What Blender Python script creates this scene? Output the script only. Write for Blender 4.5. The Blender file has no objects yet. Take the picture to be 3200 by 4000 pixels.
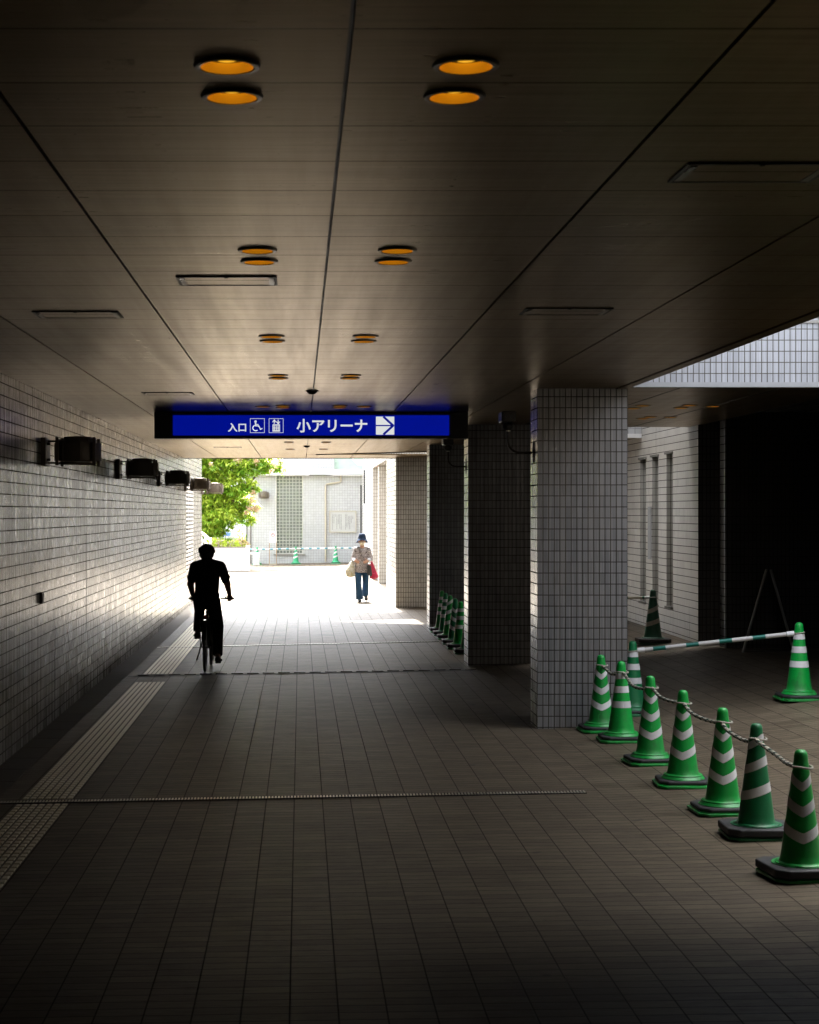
import bpy, bmesh, math, random
from mathutils import Vector, Matrix, Euler
from mathutils.geometry import tessellate_polygon

random.seed(7)
PI = math.pi
R = math.radians
scene = bpy.context.scene
COL = scene.collection

# ------------------------------------------------------------------ camera numbers
EYE = 1.925
F = 6667.0          # focal length in photo pixels
CX, CY = 1174.0, 2000.0
EV = 3.95
ZC = 3.02           # ceiling height

def W(px, py, Y):   # photo pixel + distance -> world point
    return Vector(((px - CX) / F * Y, Y, EYE - (py - CY) / F * Y))

def fz(x):          # floor height: cross fall towards the gutter, ramp up on the right
    if x < -2.36: return 0.0156 * (-2.36 - 2.1)
    if x < 2.1: return 0.0156 * (x - 2.1)
    if x < 2.9: return 0.04 * (x - 2.1)
    if x < 5.0: return 0.032 + 0.113 * (x - 2.9)
    return 0.032 + 0.113 * 2.1

# ------------------------------------------------------------------ node helpers
def newmat(name):
    m = bpy.data.materials.new(name); m.use_nodes = True
    nt = m.node_tree; nt.nodes.clear()
    out = nt.nodes.new('ShaderNodeOutputMaterial')
    b = nt.nodes.new('ShaderNodeBsdfPrincipled')
    nt.links.new(b.outputs[0], out.inputs[0])
    return m, nt, b

def N(nt, typ, **kw):
    n = nt.nodes.new(typ)
    for k, v in kw.items(): setattr(n, k, v)
    return n

def setin(n, **kw):
    for k, v in kw.items():
        n.inputs[k.replace('_', ' ')].default_value = v

def math_n(nt, op, a, b=None, c=None):
    n = N(nt, 'ShaderNodeMath', operation=op)
    for i, v in enumerate((a, b, c)):
        if v is None: continue
        if isinstance(v, (int, float)): n.inputs[i].default_value = v
        else: nt.links.new(v, n.inputs[i])
    return n.outputs[0]

def mix_c(nt, fac, a, b, blend='MIX'):
    n = N(nt, 'ShaderNodeMix', data_type='RGBA', blend_type=blend)
    def put(s, v):
        if isinstance(v, (tuple, list)): n.inputs[s].default_value = (*v[:3], 1)
        elif isinstance(v, (int, float)): n.inputs[s].default_value = v
        else: nt.links.new(v, n.inputs[s])
    put(0, fac); put(6, a); put(7, b)
    return n.outputs[2]

def noise(nt, vec, scale=(1, 1, 1), s=1.0, detail=3.0, rough=0.55):
    mp = N(nt, 'ShaderNodeMapping'); mp.inputs['Scale'].default_value = scale
    nt.links.new(vec, mp.inputs[0])
    n = N(nt, 'ShaderNodeTexNoise'); n.inputs['Scale'].default_value = s
    n.inputs['Detail'].default_value = detail; n.inputs['Roughness'].default_value = rough
    nt.links.new(mp.outputs[0], n.inputs['Vector'])
    return n.outputs[0]

def ramp(nt, fac, a, b, ca=0.0, cb=1.0):
    n = N(nt, 'ShaderNodeMapRange'); n.inputs[1].default_value = a; n.inputs[2].default_value = b
    n.inputs[3].default_value = ca; n.inputs[4].default_value = cb
    nt.links.new(fac, n.inputs[0]); return n.outputs[0]

def bump(nt, h, b, strength=0.3, dist=0.01):
    n = N(nt, 'ShaderNodeBump'); n.inputs['Strength'].default_value = strength
    n.inputs['Distance'].default_value = dist
    nt.links.new(h, n.inputs['Height']); nt.links.new(n.outputs[0], b.inputs['Normal'])

def plain(name, col, rough=0.5, metal=0.0, var=0.12, scale=6.0, spec=0.5, bmp=0.0):
    m, nt, b = newmat(name)
    tc = N(nt, 'ShaderNodeTexCoord').outputs['Object']
    nz = noise(nt, tc, (1, 1, 1), scale, 4)
    c = mix_c(nt, nz, tuple(x * (1 - var) for x in col), tuple(min(1, x * (1 + var)) for x in col))
    nt.links.new(c, b.inputs['Base Color'])
    r = ramp(nt, nz, 0.3, 0.7, max(0, rough - .08), min(1, rough + .08))
    nt.links.new(r, b.inputs['Roughness'])
    b.inputs['Metallic'].default_value = metal
    b.inputs['Specular IOR Level'].default_value = spec
    if bmp: bump(nt, noise(nt, tc, (1, 1, 1), scale * 6, 3), b, bmp, .004)
    return m

def scuffed(name, col, dirt, rough=.38, amt=.55):
    m, nt, b = newmat(name)
    tc = N(nt, 'ShaderNodeTexCoord').outputs['Object']
    oi = N(nt, 'ShaderNodeObjectInfo').outputs['Random']
    ad = N(nt, 'ShaderNodeVectorMath', operation='ADD'); nt.links.new(tc, ad.inputs[0])
    cb = N(nt, 'ShaderNodeCombineXYZ')
    for i in range(3): nt.links.new(math_n(nt, 'MULTIPLY', oi, 17.0 + 5*i), cb.inputs[i])
    nt.links.new(cb.outputs[0], ad.inputs[1]); v = ad.outputs[0]
    tone = ramp(nt, oi, 0, 1, .82, 1.12)
    hs = N(nt, 'ShaderNodeHueSaturation'); hs.inputs['Color'].default_value = (*col, 1); nt.links.new(tone, hs.inputs['Value'])
    n1 = noise(nt, v, (9,9,4), 1.0, 6, .75); n2 = noise(nt, v, (60,60,10), 1.0, 3, .6)
    sz = N(nt, 'ShaderNodeSeparateXYZ'); nt.links.new(tc, sz.inputs[0])
    low = ramp(nt, sz.outputs[2], .30, .0, .0, .35)
    f = math_n(nt, 'MULTIPLY', ramp(nt, math_n(nt, 'ADD', n1, math_n(nt, 'MULTIPLY', low, .35)), .52, .72), amt)
    c = mix_c(nt, f, hs.outputs[0], dirt)
    c = mix_c(nt, math_n(nt, 'MULTIPLY', ramp(nt, n2, .64, .7), .4), c, tuple(min(1, x*1.3+.05) for x in col))
    nt.links.new(c, b.inputs['Base Color'])
    nt.links.new(math_n(nt, 'ADD', math_n(nt, 'MULTIPLY', n1, .35), rough - .12), b.inputs['Roughness'])
    bump(nt, n1, b, .15, .004)
    return m

def glow(name, col, strength):
    m, nt, b = newmat(name)
    tc = N(nt, 'ShaderNodeTexCoord').outputs['Object']
    nz = noise(nt, tc, (1, 1, 1), 3.0, 2)
    c = mix_c(nt, nz, tuple(x * .85 for x in col), col)
    nt.links.new(c, b.inputs['Emission Color']); b.inputs['Emission Strength'].default_value = strength
    b.inputs['Base Color'].default_value = (*[x * .5 for x in col], 1)
    b.inputs['Roughness'].default_value = .35
    return m

def tile_mat(name, c1, c2, grout, bw=.05, rh=.0977, mort=.0044, rough=.22, streak=.25, spec=.5, dirt=(.3, .26, .2), bumpy=.25, side=60.0):
    m, nt, b = newmat(name)
    uv = N(nt, 'ShaderNodeTexCoord').outputs['UV']
    br = N(nt, 'ShaderNodeTexBrick', offset=0.0, squash=1.0)
    br.inputs['Color1'].default_value = (*c1, 1); br.inputs['Color2'].default_value = (*c2, 1)
    br.inputs['Mortar'].default_value = (*grout, 1)
    setin(br, Scale=1.0, Mortar_Size=mort, Mortar_Smooth=.15, Bias=0.0, Brick_Width=bw, Row_Height=rh)
    nt.links.new(uv, br.inputs['Vector'])
    b2 = N(nt, 'ShaderNodeTexBrick', offset=0.0, squash=1.0)
    for k in ('Color1','Color2','Mortar'): b2.inputs[k].default_value = br.inputs[k].default_value
    setin(b2, Scale=1.0, Mortar_Size=mort*1.25, Mortar_Smooth=.15, Bias=0.0, Brick_Width=bw*side, Row_Height=rh)
    nt.links.new(uv, b2.inputs['Vector'])
    sx = N(nt, 'ShaderNodeSeparateXYZ'); nt.links.new(N(nt, 'ShaderNodeNewGeometry').outputs['True Normal'], sx.inputs[0])
    isx = math_n(nt, 'GREATER_THAN', math_n(nt, 'ABSOLUTE', sx.outputs[0]), .7)
    bcol = mix_c(nt, isx, br.outputs[0], b2.outputs[0])
    bfac = math_n(nt, 'ADD', math_n(nt, 'MULTIPLY', isx, b2.outputs[1]), math_n(nt, 'MULTIPLY', math_n(nt, 'SUBTRACT', 1.0, isx), br.outputs[1]))
    st = noise(nt, uv, (28, .55, 1), 1.0, 5, .7)
    st2 = noise(nt, uv, (6, .3, 1), 1.0, 3, .6)
    bl = noise(nt, uv, (.5, .6, 1), 1.0, 4, .6)
    s = math_n(nt, 'MULTIPLY', ramp(nt, st, .42, .72), ramp(nt, st2, .35, .65))
    su = N(nt, 'ShaderNodeSeparateXYZ'); nt.links.new(uv, su.inputs[0])
    wid = math_n(nt, 'ADD', bw, math_n(nt, 'MULTIPLY', isx, bw*5))
    cbx = N(nt, 'ShaderNodeCombineXYZ')
    nt.links.new(math_n(nt, 'FLOOR', math_n(nt, 'DIVIDE', su.outputs[0], wid)), cbx.inputs[0]); nt.links.new(math_n(nt, 'FLOOR', math_n(nt, 'DIVIDE', su.outputs[1], rh)), cbx.inputs[1])
    wn = N(nt, 'ShaderNodeTexWhiteNoise', noise_dimensions='2D'); nt.links.new(cbx.outputs[0], wn.inputs[0])
    hv = N(nt, 'ShaderNodeHueSaturation'); nt.links.new(bcol, hv.inputs['Color']); nt.links.new(ramp(nt, wn.outputs[0], 0, 1, .94, 1.05), hv.inputs['Value'])
    bcol = hv.outputs[0]
    col = mix_c(nt, math_n(nt, 'MULTIPLY', s, streak), bcol, dirt)
    col = mix_c(nt, math_n(nt, 'MULTIPLY', ramp(nt, bl, .45, .7), streak * .6), col, dirt)
    nt.links.new(col, b.inputs['Base Color'])
    r = math_n(nt, 'ADD', math_n(nt, 'MULTIPLY', ramp(nt, st, .35, .7), .22), rough - .05)
    r = math_n(nt, 'ADD', r, ramp(nt, wn.outputs[0], 0, 1, -.015, .02))
    r = math_n(nt, 'MAXIMUM', r, math_n(nt, 'MULTIPLY', bfac, .8))
    nt.links.new(r, b.inputs['Roughness'])
    nt.links.new(math_n(nt, 'MULTIPLY', math_n(nt, 'SUBTRACT', 1.0, bfac), spec), b.inputs['Specular IOR Level'])
    h = math_n(nt, 'SUBTRACT', math_n(nt, 'MULTIPLY', noise(nt, uv, (18, 9, 1), 1.0, 2), .35), bfac)
    bump(nt, h, b, bumpy, .0025)
    return m

# ------------------------------------------------------------------ mesh builder
class MB:
    def __init__(s): s.v = []; s.f = []
    def add(s, vs, fs):
        o = len(s.v); s.v += [Vector(p) for p in vs]; s.f += [tuple(i + o for i in f) for f in fs]; return s
    def box(s, x0, x1, y0, y1, z0, z1):
        return s.add([(x0,y0,z0),(x1,y0,z0),(x1,y1,z0),(x0,y1,z0),(x0,y0,z1),(x1,y0,z1),(x1,y1,z1),(x0,y1,z1)],
                     [(3,2,1,0),(4,5,6,7),(0,1,5,4),(1,2,6,5),(2,3,7,6),(3,0,4,7)])
    def prism(s, poly, z0, z1):            # poly: list (x,y) counter-clockwise; z0/z1 numbers
        n = len(poly)
        return s.add([(x, y, z0) for x, y in poly] + [(x, y, z1) for x, y in poly],
              [tuple(range(n))[::-1], tuple(range(n, 2*n))] + [(i, (i+1) % n, n + (i+1) % n, n + i) for i in range(n)])
    def bar(s, p, q, w, h=None, up=(0,0,1)):  # rectangular bar from p to q
        h = h or w; p = Vector(p); q = Vector(q); d = (q - p).normalized(); u = Vector(up)
        if abs(d.dot(u)) > .98: u = Vector((0, 1, 0))
        a = d.cross(u).normalized(); b = a.cross(d).normalized()
        vs = [c + a*sx*w/2 + b*sy*h/2 for c in (p, q) for sx, sy in ((-1,-1),(1,-1),(1,1),(-1,1))]
        return s.add(vs, [(0,1,2,3),(7,6,5,4),(0,4,5,1),(1,5,6,2),(2,6,7,3),(3,7,4,0)])
    def tube(s, pts, r, n=10, cap=True, closed=False):
        pts = [Vector(p) for p in pts]; rs = r if isinstance(r, (list, tuple)) else [r] * len(pts)
        m = len(pts); ring = []; a = None
        for i, p in enumerate(pts):
            if closed: d = pts[(i+1) % m] - pts[i-1]
            else: d = pts[min(i+1, m-1)] - pts[max(i-1, 0)]
            d.normalize()
            if a is None:
                a = d.cross(Vector((0,0,1)) if abs(d.z) < .9 else Vector((0,1,0)))
            else: a = a - d * a.dot(d)
            a.normalize(); b = d.cross(a)
            ring.append([p + (a*math.cos(2*PI*k/n) + b*math.sin(2*PI*k/n)) * rs[i] for k in range(n)])
        vs = [v for rg in ring for v in rg]; fs = []
        for i in range(m if closed else m - 1):
            j = (i+1) % m
            for k in range(n):
                fs.append((i*n+k, i*n+(k+1) % n, j*n+(k+1) % n, j*n+k))
        if cap and not closed:
            fs += [tuple(range(n))[::-1], tuple((m-1)*n + k for k in range(n))]
        return s.add(vs, fs)
    def lathe(s, prof, c=(0,0,0), n=32, cap=True, phase=0, a0=0, a1=2*PI):
        c = Vector(c); vs = []; fs = []; m = len(prof)
        for r, z in prof:
            vs += [c + Vector((r*math.cos(2*PI*k/n+phase), r*math.sin(2*PI*k/n+phase), z)) for k in range(n)]
        for i in range(m-1):
            for k in range(n): fs.append((i*n+k, i*n+(k+1) % n, (i+1)*n+(k+1) % n, (i+1)*n+k))
        if cap: fs += [tuple(range(n))[::-1], tuple((m-1)*n+k for k in range(n))]
        return s.add(vs, fs)
    def ell(s, c, r, n=14, m=9, rot=None):
        c = Vector(c); r = r if isinstance(r, (tuple, list)) else (r, r, r); vs = []; fs = []
        M = rot or Matrix.Identity(3)
        for i in range(1, m):
            t = PI*i/m
            for k in range(n):
                p = 2*PI*k/n
                vs.append(c + M @ Vector((r[0]*math.sin(t)*math.cos(p), r[1]*math.sin(t)*math.sin(p), r[2]*math.cos(t))))
        vs += [c + M @ Vector((0,0,r[2])), c - M @ Vector((0,0,r[2]))]; a = len(vs)-2
        for i in range(m-2):
            for k in range(n): fs.append((i*n+k, (i+1)*n+k, (i+1)*n+(k+1) % n, i*n+(k+1) % n))
        for k in range(n):
            fs.append((a, k, (k+1) % n)); fs.append((a+1, (m-2)*n+(k+1) % n, (m-2)*n+k))
        return s.add(vs, fs)
    def cap(s, p, q, r0, r1=None, n=14):     # closed tapered capsule
        r1 = r0 if r1 is None else r1
        s.ell(p, r0, n); s.ell(q, r1, n)
        s.tube([p, q], [r0, r1], n)
        return s
    def mesh(s, name, origin=(0,0,0), smooth=False, uvo=(0,0), ang=35):
        me = bpy.data.meshes.new(name)
        me.from_pydata([v - Vector(origin) for v in s.v], [], s.f)
        uvl = me.uv_layers.new(name='UVMap')
        me.update()
        for p in me.polygons:
            n = p.normal
            for li in p.loop_indices:
                v = s.v[me.loops[li].vertex_index]
                if abs(n.z) > .7: uv = (v.x, v.y)
                elif abs(n.x) > abs(n.y): uv = (v.y - uvo[0], v.z - 2.947)
                else: uv = (v.x - uvo[0], v.z - 2.947)
                uvl.data[li].uv = uv
        if smooth:
            me.polygons.foreach_set('use_smooth', [True]*len(me.polygons))
            me.set_sharp_from_angle(angle=R(ang))
        return me
    def build(s, name, mat, parent=None, smooth=False, world=True, uvo=(0,0), bevel=0, ang=35):
        org = wloc(parent) if (parent and world) else (0,0,0)
        o = bpy.data.objects.new(name, s.mesh(name, org, smooth, uvo, ang))
        o.data.materials.append(mat); COL.objects.link(o)
        if parent: o.parent = parent
        if bevel:
            b = o.modifiers.new('bevel', 'BEVEL'); b.width = bevel; b.segments = 2; b.limit_method = 'ANGLE'
        return o

def wloc(o):
    v = Vector((0,0,0))
    while o: v += o.location; o = o.parent
    return v

def thing(name, label, cat, loc=(0,0,0), rz=0, group=None):
    o = bpy.data.objects.new(name, None); o.empty_display_size = .1; COL.objects.link(o)
    o.location = loc; o.rotation_euler = (0,0,rz)
    return tag(o, label, cat, group)
def tag(o, label=None, cat=None, group=None, kind=None):
    if label: o['label'] = label
    if cat: o['category'] = cat
    if group: o['group'] = group
    if kind: o['kind'] = kind
    return o
def dup(o, loc=None, rz=None, label=None, parent=None):
    c = o.copy(); COL.objects.link(c)
    if parent: c.parent = parent
    if loc is not None: c.location = loc
    if rz is not None: c.rotation_euler = (0,0,rz)
    if label: c['label'] = label
    for ch in list(o.children): dup(ch, parent=c)
    return c

def blob(name, mb, voxel, mat, parent, smooth=3, disp=0.0):
    """closed overlapping pieces -> one continuous skin"""
    o = mb.build(name, mat, parent)
    r = o.modifiers.new('r', 'REMESH'); r.mode = 'VOXEL'; r.voxel_size = voxel
    if smooth:
        sm = o.modifiers.new('s', 'SMOOTH'); sm.iterations = smooth; sm.factor = .5
    dg = bpy.context.evaluated_depsgraph_get(); dg.update()
    me = bpy.data.meshes.new_from_object(o.evaluated_get(dg))
    old = o.data; o.modifiers.clear(); o.data = me; me.name = name
    bpy.data.meshes.remove(old)
    me.polygons.foreach_set('use_smooth', [True]*len(me.polygons))
    if disp:
        for v in me.vertices: v.co += v.normal * (random.random()-.5) * disp
    if not me.materials: me.materials.append(mat)
    return o

def mb_mesh_text(txt, x0, x1, z0, z1, y, thick, name, mat, parent, bold=.02):
    cu = bpy.data.curves.new(name, 'FONT'); cu.body = txt; cu.size = 1; cu.offset = bold; cu.extrude = .01
    to = bpy.data.objects.new(name, cu); COL.objects.link(to)
    dg = bpy.context.evaluated_depsgraph_get(); dg.update()
    me = bpy.data.meshes.new_from_object(to.evaluated_get(dg))
    bpy.data.objects.remove(to)
    xs = [v.co.x for v in me.vertices]; ys = [v.co.y for v in me.vertices]
    ax, bx, ay, by = min(xs), max(xs), min(ys), max(ys)
    L = wloc(parent)
    for v in me.vertices:
        c = v.co.copy()
        v.co = Vector((x0 + (c.x-ax)/(bx-ax)*(x1-x0), y - thick/2 - c.z/.01*thick/2, z0 + (c.y-ay)/(by-ay)*(z1-z0))) - L
    me.materials.clear(); me.materials.append(mat)
    o = bpy.data.objects.new(name, me); COL.objects.link(o); o.parent = parent
    return o

# ------------------------------------------------------------------ materials
M = {}
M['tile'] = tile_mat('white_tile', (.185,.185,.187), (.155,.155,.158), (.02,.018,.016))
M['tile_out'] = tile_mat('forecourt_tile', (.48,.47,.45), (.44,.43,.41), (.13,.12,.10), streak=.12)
M['tile_block'] = tile_mat('grey_block_tile', (.54,.525,.495), (.49,.475,.45), (.05,.045,.04))
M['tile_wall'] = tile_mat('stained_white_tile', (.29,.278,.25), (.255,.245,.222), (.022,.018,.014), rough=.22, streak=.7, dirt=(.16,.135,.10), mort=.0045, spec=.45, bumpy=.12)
M['tile_slit'] = tile_mat('slit_wall_tile', (.74,.72,.67), (.68,.66,.62), (.04,.035,.03), rough=.3, streak=.3, dirt=(.2,.17,.13), mort=.0036)
M['tile_far'] = tile_mat('pale_tile', (.425,.435,.45), (.405,.415,.43), (.24,.24,.24), streak=.15, rough=.35, bw=.1, rh=.1)
M['tile_shade'] = tile_mat('shade_dark_tile', (.022,.020,.019), (.018,.017,.016), (.006,.006,.005), rough=.45, streak=.1, spec=.25)  # near-black colour puts the shade of the recess into the tile
M['tile_grey'] = tile_mat('grey_brown_tile', (.06,.055,.05), (.05,.046,.042), (.02,.018,.016))
M['concrete'] = plain('concrete', (.22,.21,.19), .8, bmp=.3)
M['metal_dark'] = plain('dark_bronze_metal', (.035,.03,.025), .4, .6)
M['lamp_metal'] = plain('weathered_lamp_metal', (.13,.108,.085), .5, .35, var=.3, scale=14)
M['black'] = plain('black_metal', (.012,.012,.012), .45)
M['steel'] = plain('stainless_steel', (.75,.72,.6), .38, .85)
M['white_paint'] = plain('white_paint', (.66,.66,.66), .45)
M['grey_paint'] = plain('grey_paint', (.45,.47,.50), .5)
M['green_panel'] = plain('green_panel', (.38,.50,.43), .35)
M['beige_pipe'] = plain('beige_pipe', (.42,.38,.30), .45)
M['rubber'] = plain('black_rubber', (.014,.014,.016), .65, bmp=.2)
M['cord'] = plain('pale_cord', (.3,.285,.24), .7)
M['soil'] = plain('soil', (.05,.035,.025), .9, bmp=.5)
M['bark'] = plain('bark', (.07,.05,.04), .85, scale=20, bmp=.6)
M['glass_dark'] = plain('dark_glass', (.03,.033,.037), .12)
M['blue_far'] = plain('blue_panel', (.10,.2,.42), .5)
M['skin'] = plain('skin', (.46,.26,.18), .5)
M['hair'] = plain('dark_hair', (.012,.010,.009), .55)
M['amber_refl'] = plain('orange_reflector', (.75,.22,.02), .25)
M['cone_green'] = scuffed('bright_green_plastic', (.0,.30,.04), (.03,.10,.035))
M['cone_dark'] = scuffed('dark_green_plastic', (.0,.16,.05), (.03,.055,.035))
M['cone_far'] = plain('faded_green_plastic', (.02,.30,.13), .5, var=.15, scale=4)
M['band'] = scuffed('reflective_tape', (.60,.605,.605), (.36,.35,.32), .42, .4)
M['band_worn'] = plain('worn_tape', (.30,.27,.22), .6, var=.5, scale=25)
M['shirt_dark'] = plain('black_cotton', (.008,.008,.009), .95, spec=.1)
M['trouser_dark'] = plain('black_trousers', (.008,.008,.010), .95, spec=.1)
M['denim'] = plain('blue_denim', (.024,.066,.135), .85, var=.5, scale=22, spec=.15)
M['hat'] = plain('navy_hat', (.012,.024,.050), .85, var=.3, scale=18, spec=.15)
M['mask'] = plain('cream_mask', (.62,.56,.44), .8, spec=.1)
M['cuff'] = plain('grey_cuff', (.45,.48,.52), .85)
M['red_bag'] = plain('crimson_bag', (.42,.006,.05), .45, var=.2)
M['grey_bag'] = plain('charcoal_bag', (.03,.03,.032), .6)
M['shoe'] = plain('dark_shoe', (.02,.02,.02), .6)
M['bike'] = plain('black_bike_paint', (.01,.01,.012), .35)
M['chrome'] = plain('dull_chrome', (.3,.3,.3), .35, .9)

def ceiling_mat():
    m, nt, b = newmat('bronze_ceiling_panel')
    uv = N(nt, 'ShaderNodeTexCoord').outputs['UV']
    br = N(nt, 'ShaderNodeTexBrick', offset=0.0)
    setin(br, Scale=1.0, Mortar_Size=.005, Mortar_Smooth=.3, Bias=0.0, Brick_Width=50.0, Row_Height=.487)
    br.inputs['Color1'].default_value = (.215,.16,.096,1); br.inputs['Color2'].default_value = (.145,.108,.064,1)
    br.inputs['Mortar'].default_value = (.02,.016,.012,1)
    mp = N(nt, 'ShaderNodeMapping'); mp.inputs['Location'].default_value = (25, .03, 0)
    nt.links.new(uv, mp.inputs[0]); nt.links.new(mp.outputs[0], br.inputs['Vector'])
    brush = noise(nt, uv, (1.1, 46, 1), 1.0, 5, .7)
    brush2 = noise(nt, uv, (.7, 7, 1), 1.0, 4, .6)
    long = noise(nt, uv, (9, .35, 1), 1.0, 4, .65)
    c = mix_c(nt, math_n(nt, 'MULTIPLY', ramp(nt, brush, .35, .7), .55), br.outputs[0], (.06,.041,.021))
    c = mix_c(nt, math_n(nt, 'MULTIPLY', ramp(nt, brush2, .45, .75), .45), c, (.044,.031,.016))
    nt.links.new(c, b.inputs['Base Color'])
    r = math_n(nt, 'ADD', ramp(nt, brush, .3, .7, .255, .345), math_n(nt, 'MULTIPLY', ramp(nt, long, .4, .65), .05))
    nt.links.new(r, b.inputs['Roughness'])
    joint = math_n(nt, 'SUBTRACT', 1.0, br.outputs[1])
    nt.links.new(math_n(nt, 'MULTIPLY', joint, .7), b.inputs['Metallic']); nt.links.new(math_n(nt, 'MULTIPLY', joint, .2), b.inputs['Specular IOR Level'])
    b.inputs['Anisotropic'].default_value = .55; b.inputs['Specular IOR Level'].default_value = .2; b.inputs['Specular Tint'].default_value = (.85,.72,.53,1)
    tg = N(nt, 'ShaderNodeTangent', direction_type='UV_MAP'); tg.uv_map = 'UVMap'
    nt.links.new(tg.outputs[0], b.inputs['Tangent'])
    h = math_n(nt, 'SUBTRACT', math_n(nt, 'MULTIPLY', noise(nt, uv, (2.5, .5, 1), 1.0, 2), .12), br.outputs[1])
    bump(nt, h, b, .2, .003)
    return m
M['ceiling'] = ceiling_mat()

def floor_mat():
    m, nt, b = newmat('paving_tile')
    uv = N(nt, 'ShaderNodeTexCoord').outputs['UV']
    sp = N(nt, 'ShaderNodeSeparateXYZ'); nt.links.new(uv, sp.inputs[0])
    P, Q = .1905, .0952
    fx = math_n(nt, 'FRACT', math_n(nt, 'DIVIDE', math_n(nt, 'ADD', sp.outputs[0], .042 + P*200), P))
    fy = math_n(nt, 'FRACT', math_n(nt, 'DIVIDE', math_n(nt, 'ADD', sp.outputs[1], Q*600), Q))
    def line(f, w):
        d = math_n(nt, 'ABSOLUTE', math_n(nt, 'SUBTRACT', f, .5))
        return ramp(nt, d, .5 - w, .5 - w*.5)
    jx = line(fx, .022); jy = line(fy, .055)
    # per-tile tone
    ix = math_n(nt, 'FLOOR', math_n(nt, 'DIVIDE', math_n(nt, 'ADD', sp.outputs[0], .042 + P*200), P))
    iy = math_n(nt, 'FLOOR', math_n(nt, 'DIVIDE', math_n(nt, 'ADD', sp.outputs[1], Q*600), Q))
    cb = N(nt, 'ShaderNodeCombineXYZ'); nt.links.new(ix, cb.inputs[0]); nt.links.new(iy, cb.inputs[1])
    wn = N(nt, 'ShaderNodeTexWhiteNoise', noise_dimensions='2D'); nt.links.new(cb.outputs[0], wn.inputs[0])
    base = mix_c(nt, wn.outputs[0], (.074,.058,.038), (.126,.101,.068))
    big = noise(nt, uv, (.35, .5, 1), 1.0, 5, .6)
    fine = noise(nt, uv, (6, 60, 1), 1.0, 4, .7)
    spot = noise(nt, uv, (5, 5, 1), 1.0, 2, .5)
    stain = noise(nt, uv, (1.1, .8, 1), 1.0, 6, .7)
    base = mix_c(nt, math_n(nt, 'MULTIPLY', ramp(nt, stain, .54, .66), .5), base, (.036,.029,.021))
    vo = N(nt, 'ShaderNodeTexVoronoi', feature='F1'); vo.inputs['Scale'].default_value = 1.3; vo.inputs['Randomness'].default_value = 1.0
    nt.links.new(uv, vo.inputs['Vector'])
    base = mix_c(nt, math_n(nt, 'MULTIPLY', ramp(nt, vo.outputs['Distance'], .028, .02), .75), base, (.02,.017,.014))
    c = mix_c(nt, math_n(nt, 'MULTIPLY', ramp(nt, big, .4, .7), .4), base, (.058,.046,.033))
    c = mix_c(nt, math_n(nt, 'MULTIPLY', ramp(nt, fine, .4, .75), .45), c, (.050,.040,.030))
    c = mix_c(nt, math_n(nt, 'MULTIPLY', ramp(nt, spot, .72, .76), .8), c, (.03,.026,.022))
    c = mix_c(nt, math_n(nt, 'MULTIPLY', jy, .9), c, (.018,.015,.011))
    c = mix_c(nt, math_n(nt, 'MULTIPLY', jx, .85), c, (.014,.012,.01))
    nt.links.new(c, b.inputs['Base Color'])
    j = math_n(nt, 'MAXIMUM', jx, math_n(nt, 'MULTIPLY', jy, .5))
    r = math_n(nt, 'ADD', ramp(nt, fine, .3, .7, .42, .60), math_n(nt, 'MULTIPLY', j, .3))
    nt.links.new(r, b.inputs['Roughness'])
    b.inputs['Specular IOR Level'].default_value = .14
    h = math_n(nt, 'SUBTRACT', math_n(nt, 'MULTIPLY', fine, .4), j)
    bump(nt, h, b, .35, .004)
    return m
M['floor'] = floor_mat()

def leaf_mat(name, c1, c2, trans=.45):
    m = bpy.data.materials.new(name); m.use_nodes = True; nt = m.node_tree; nt.nodes.clear()
    out = nt.nodes.new('ShaderNodeOutputMaterial')
    tc = N(nt, 'ShaderNodeTexCoord').outputs['Object']
    c = mix_c(nt, ramp(nt, noise(nt, tc, (1,1,1), 2.2, 3), .35, .65), c1, c2)
    d = N(nt, 'ShaderNodeBsdfPrincipled'); d.inputs['Roughness'].default_value = .45
    t = N(nt, 'ShaderNodeBsdfTranslucent'); mx = N(nt, 'ShaderNodeMixShader'); mx.inputs[0].default_value = trans
    nt.links.new(c, d.inputs['Base Color']); nt.links.new(c, t.inputs[0])
    nt.links.new(d.outputs[0], mx.inputs[1]); nt.links.new(t.outputs[0], mx.inputs[2]); nt.links.new(mx.outputs[0], out.inputs[0])
    return m
M['leaf'] = leaf_mat('tree_leaf', (.16,.36,.03), (.33,.48,.05), .5)
M['leaf_light'] = leaf_mat('pale_leaf', (.42,.58,.06), (.55,.64,.10), .55)
M['blossom'] = leaf_mat('pale_blossom', (.62,.45,.33), (.60,.44,.26), .35)
M['blade'] = leaf_mat('arching_blade', (.16,.28,.04), (.24,.34,.06), .5)
M['white_flower'] = leaf_mat('white_flower', (.6,.5,.5), (.55,.35,.38), .3)

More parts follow.
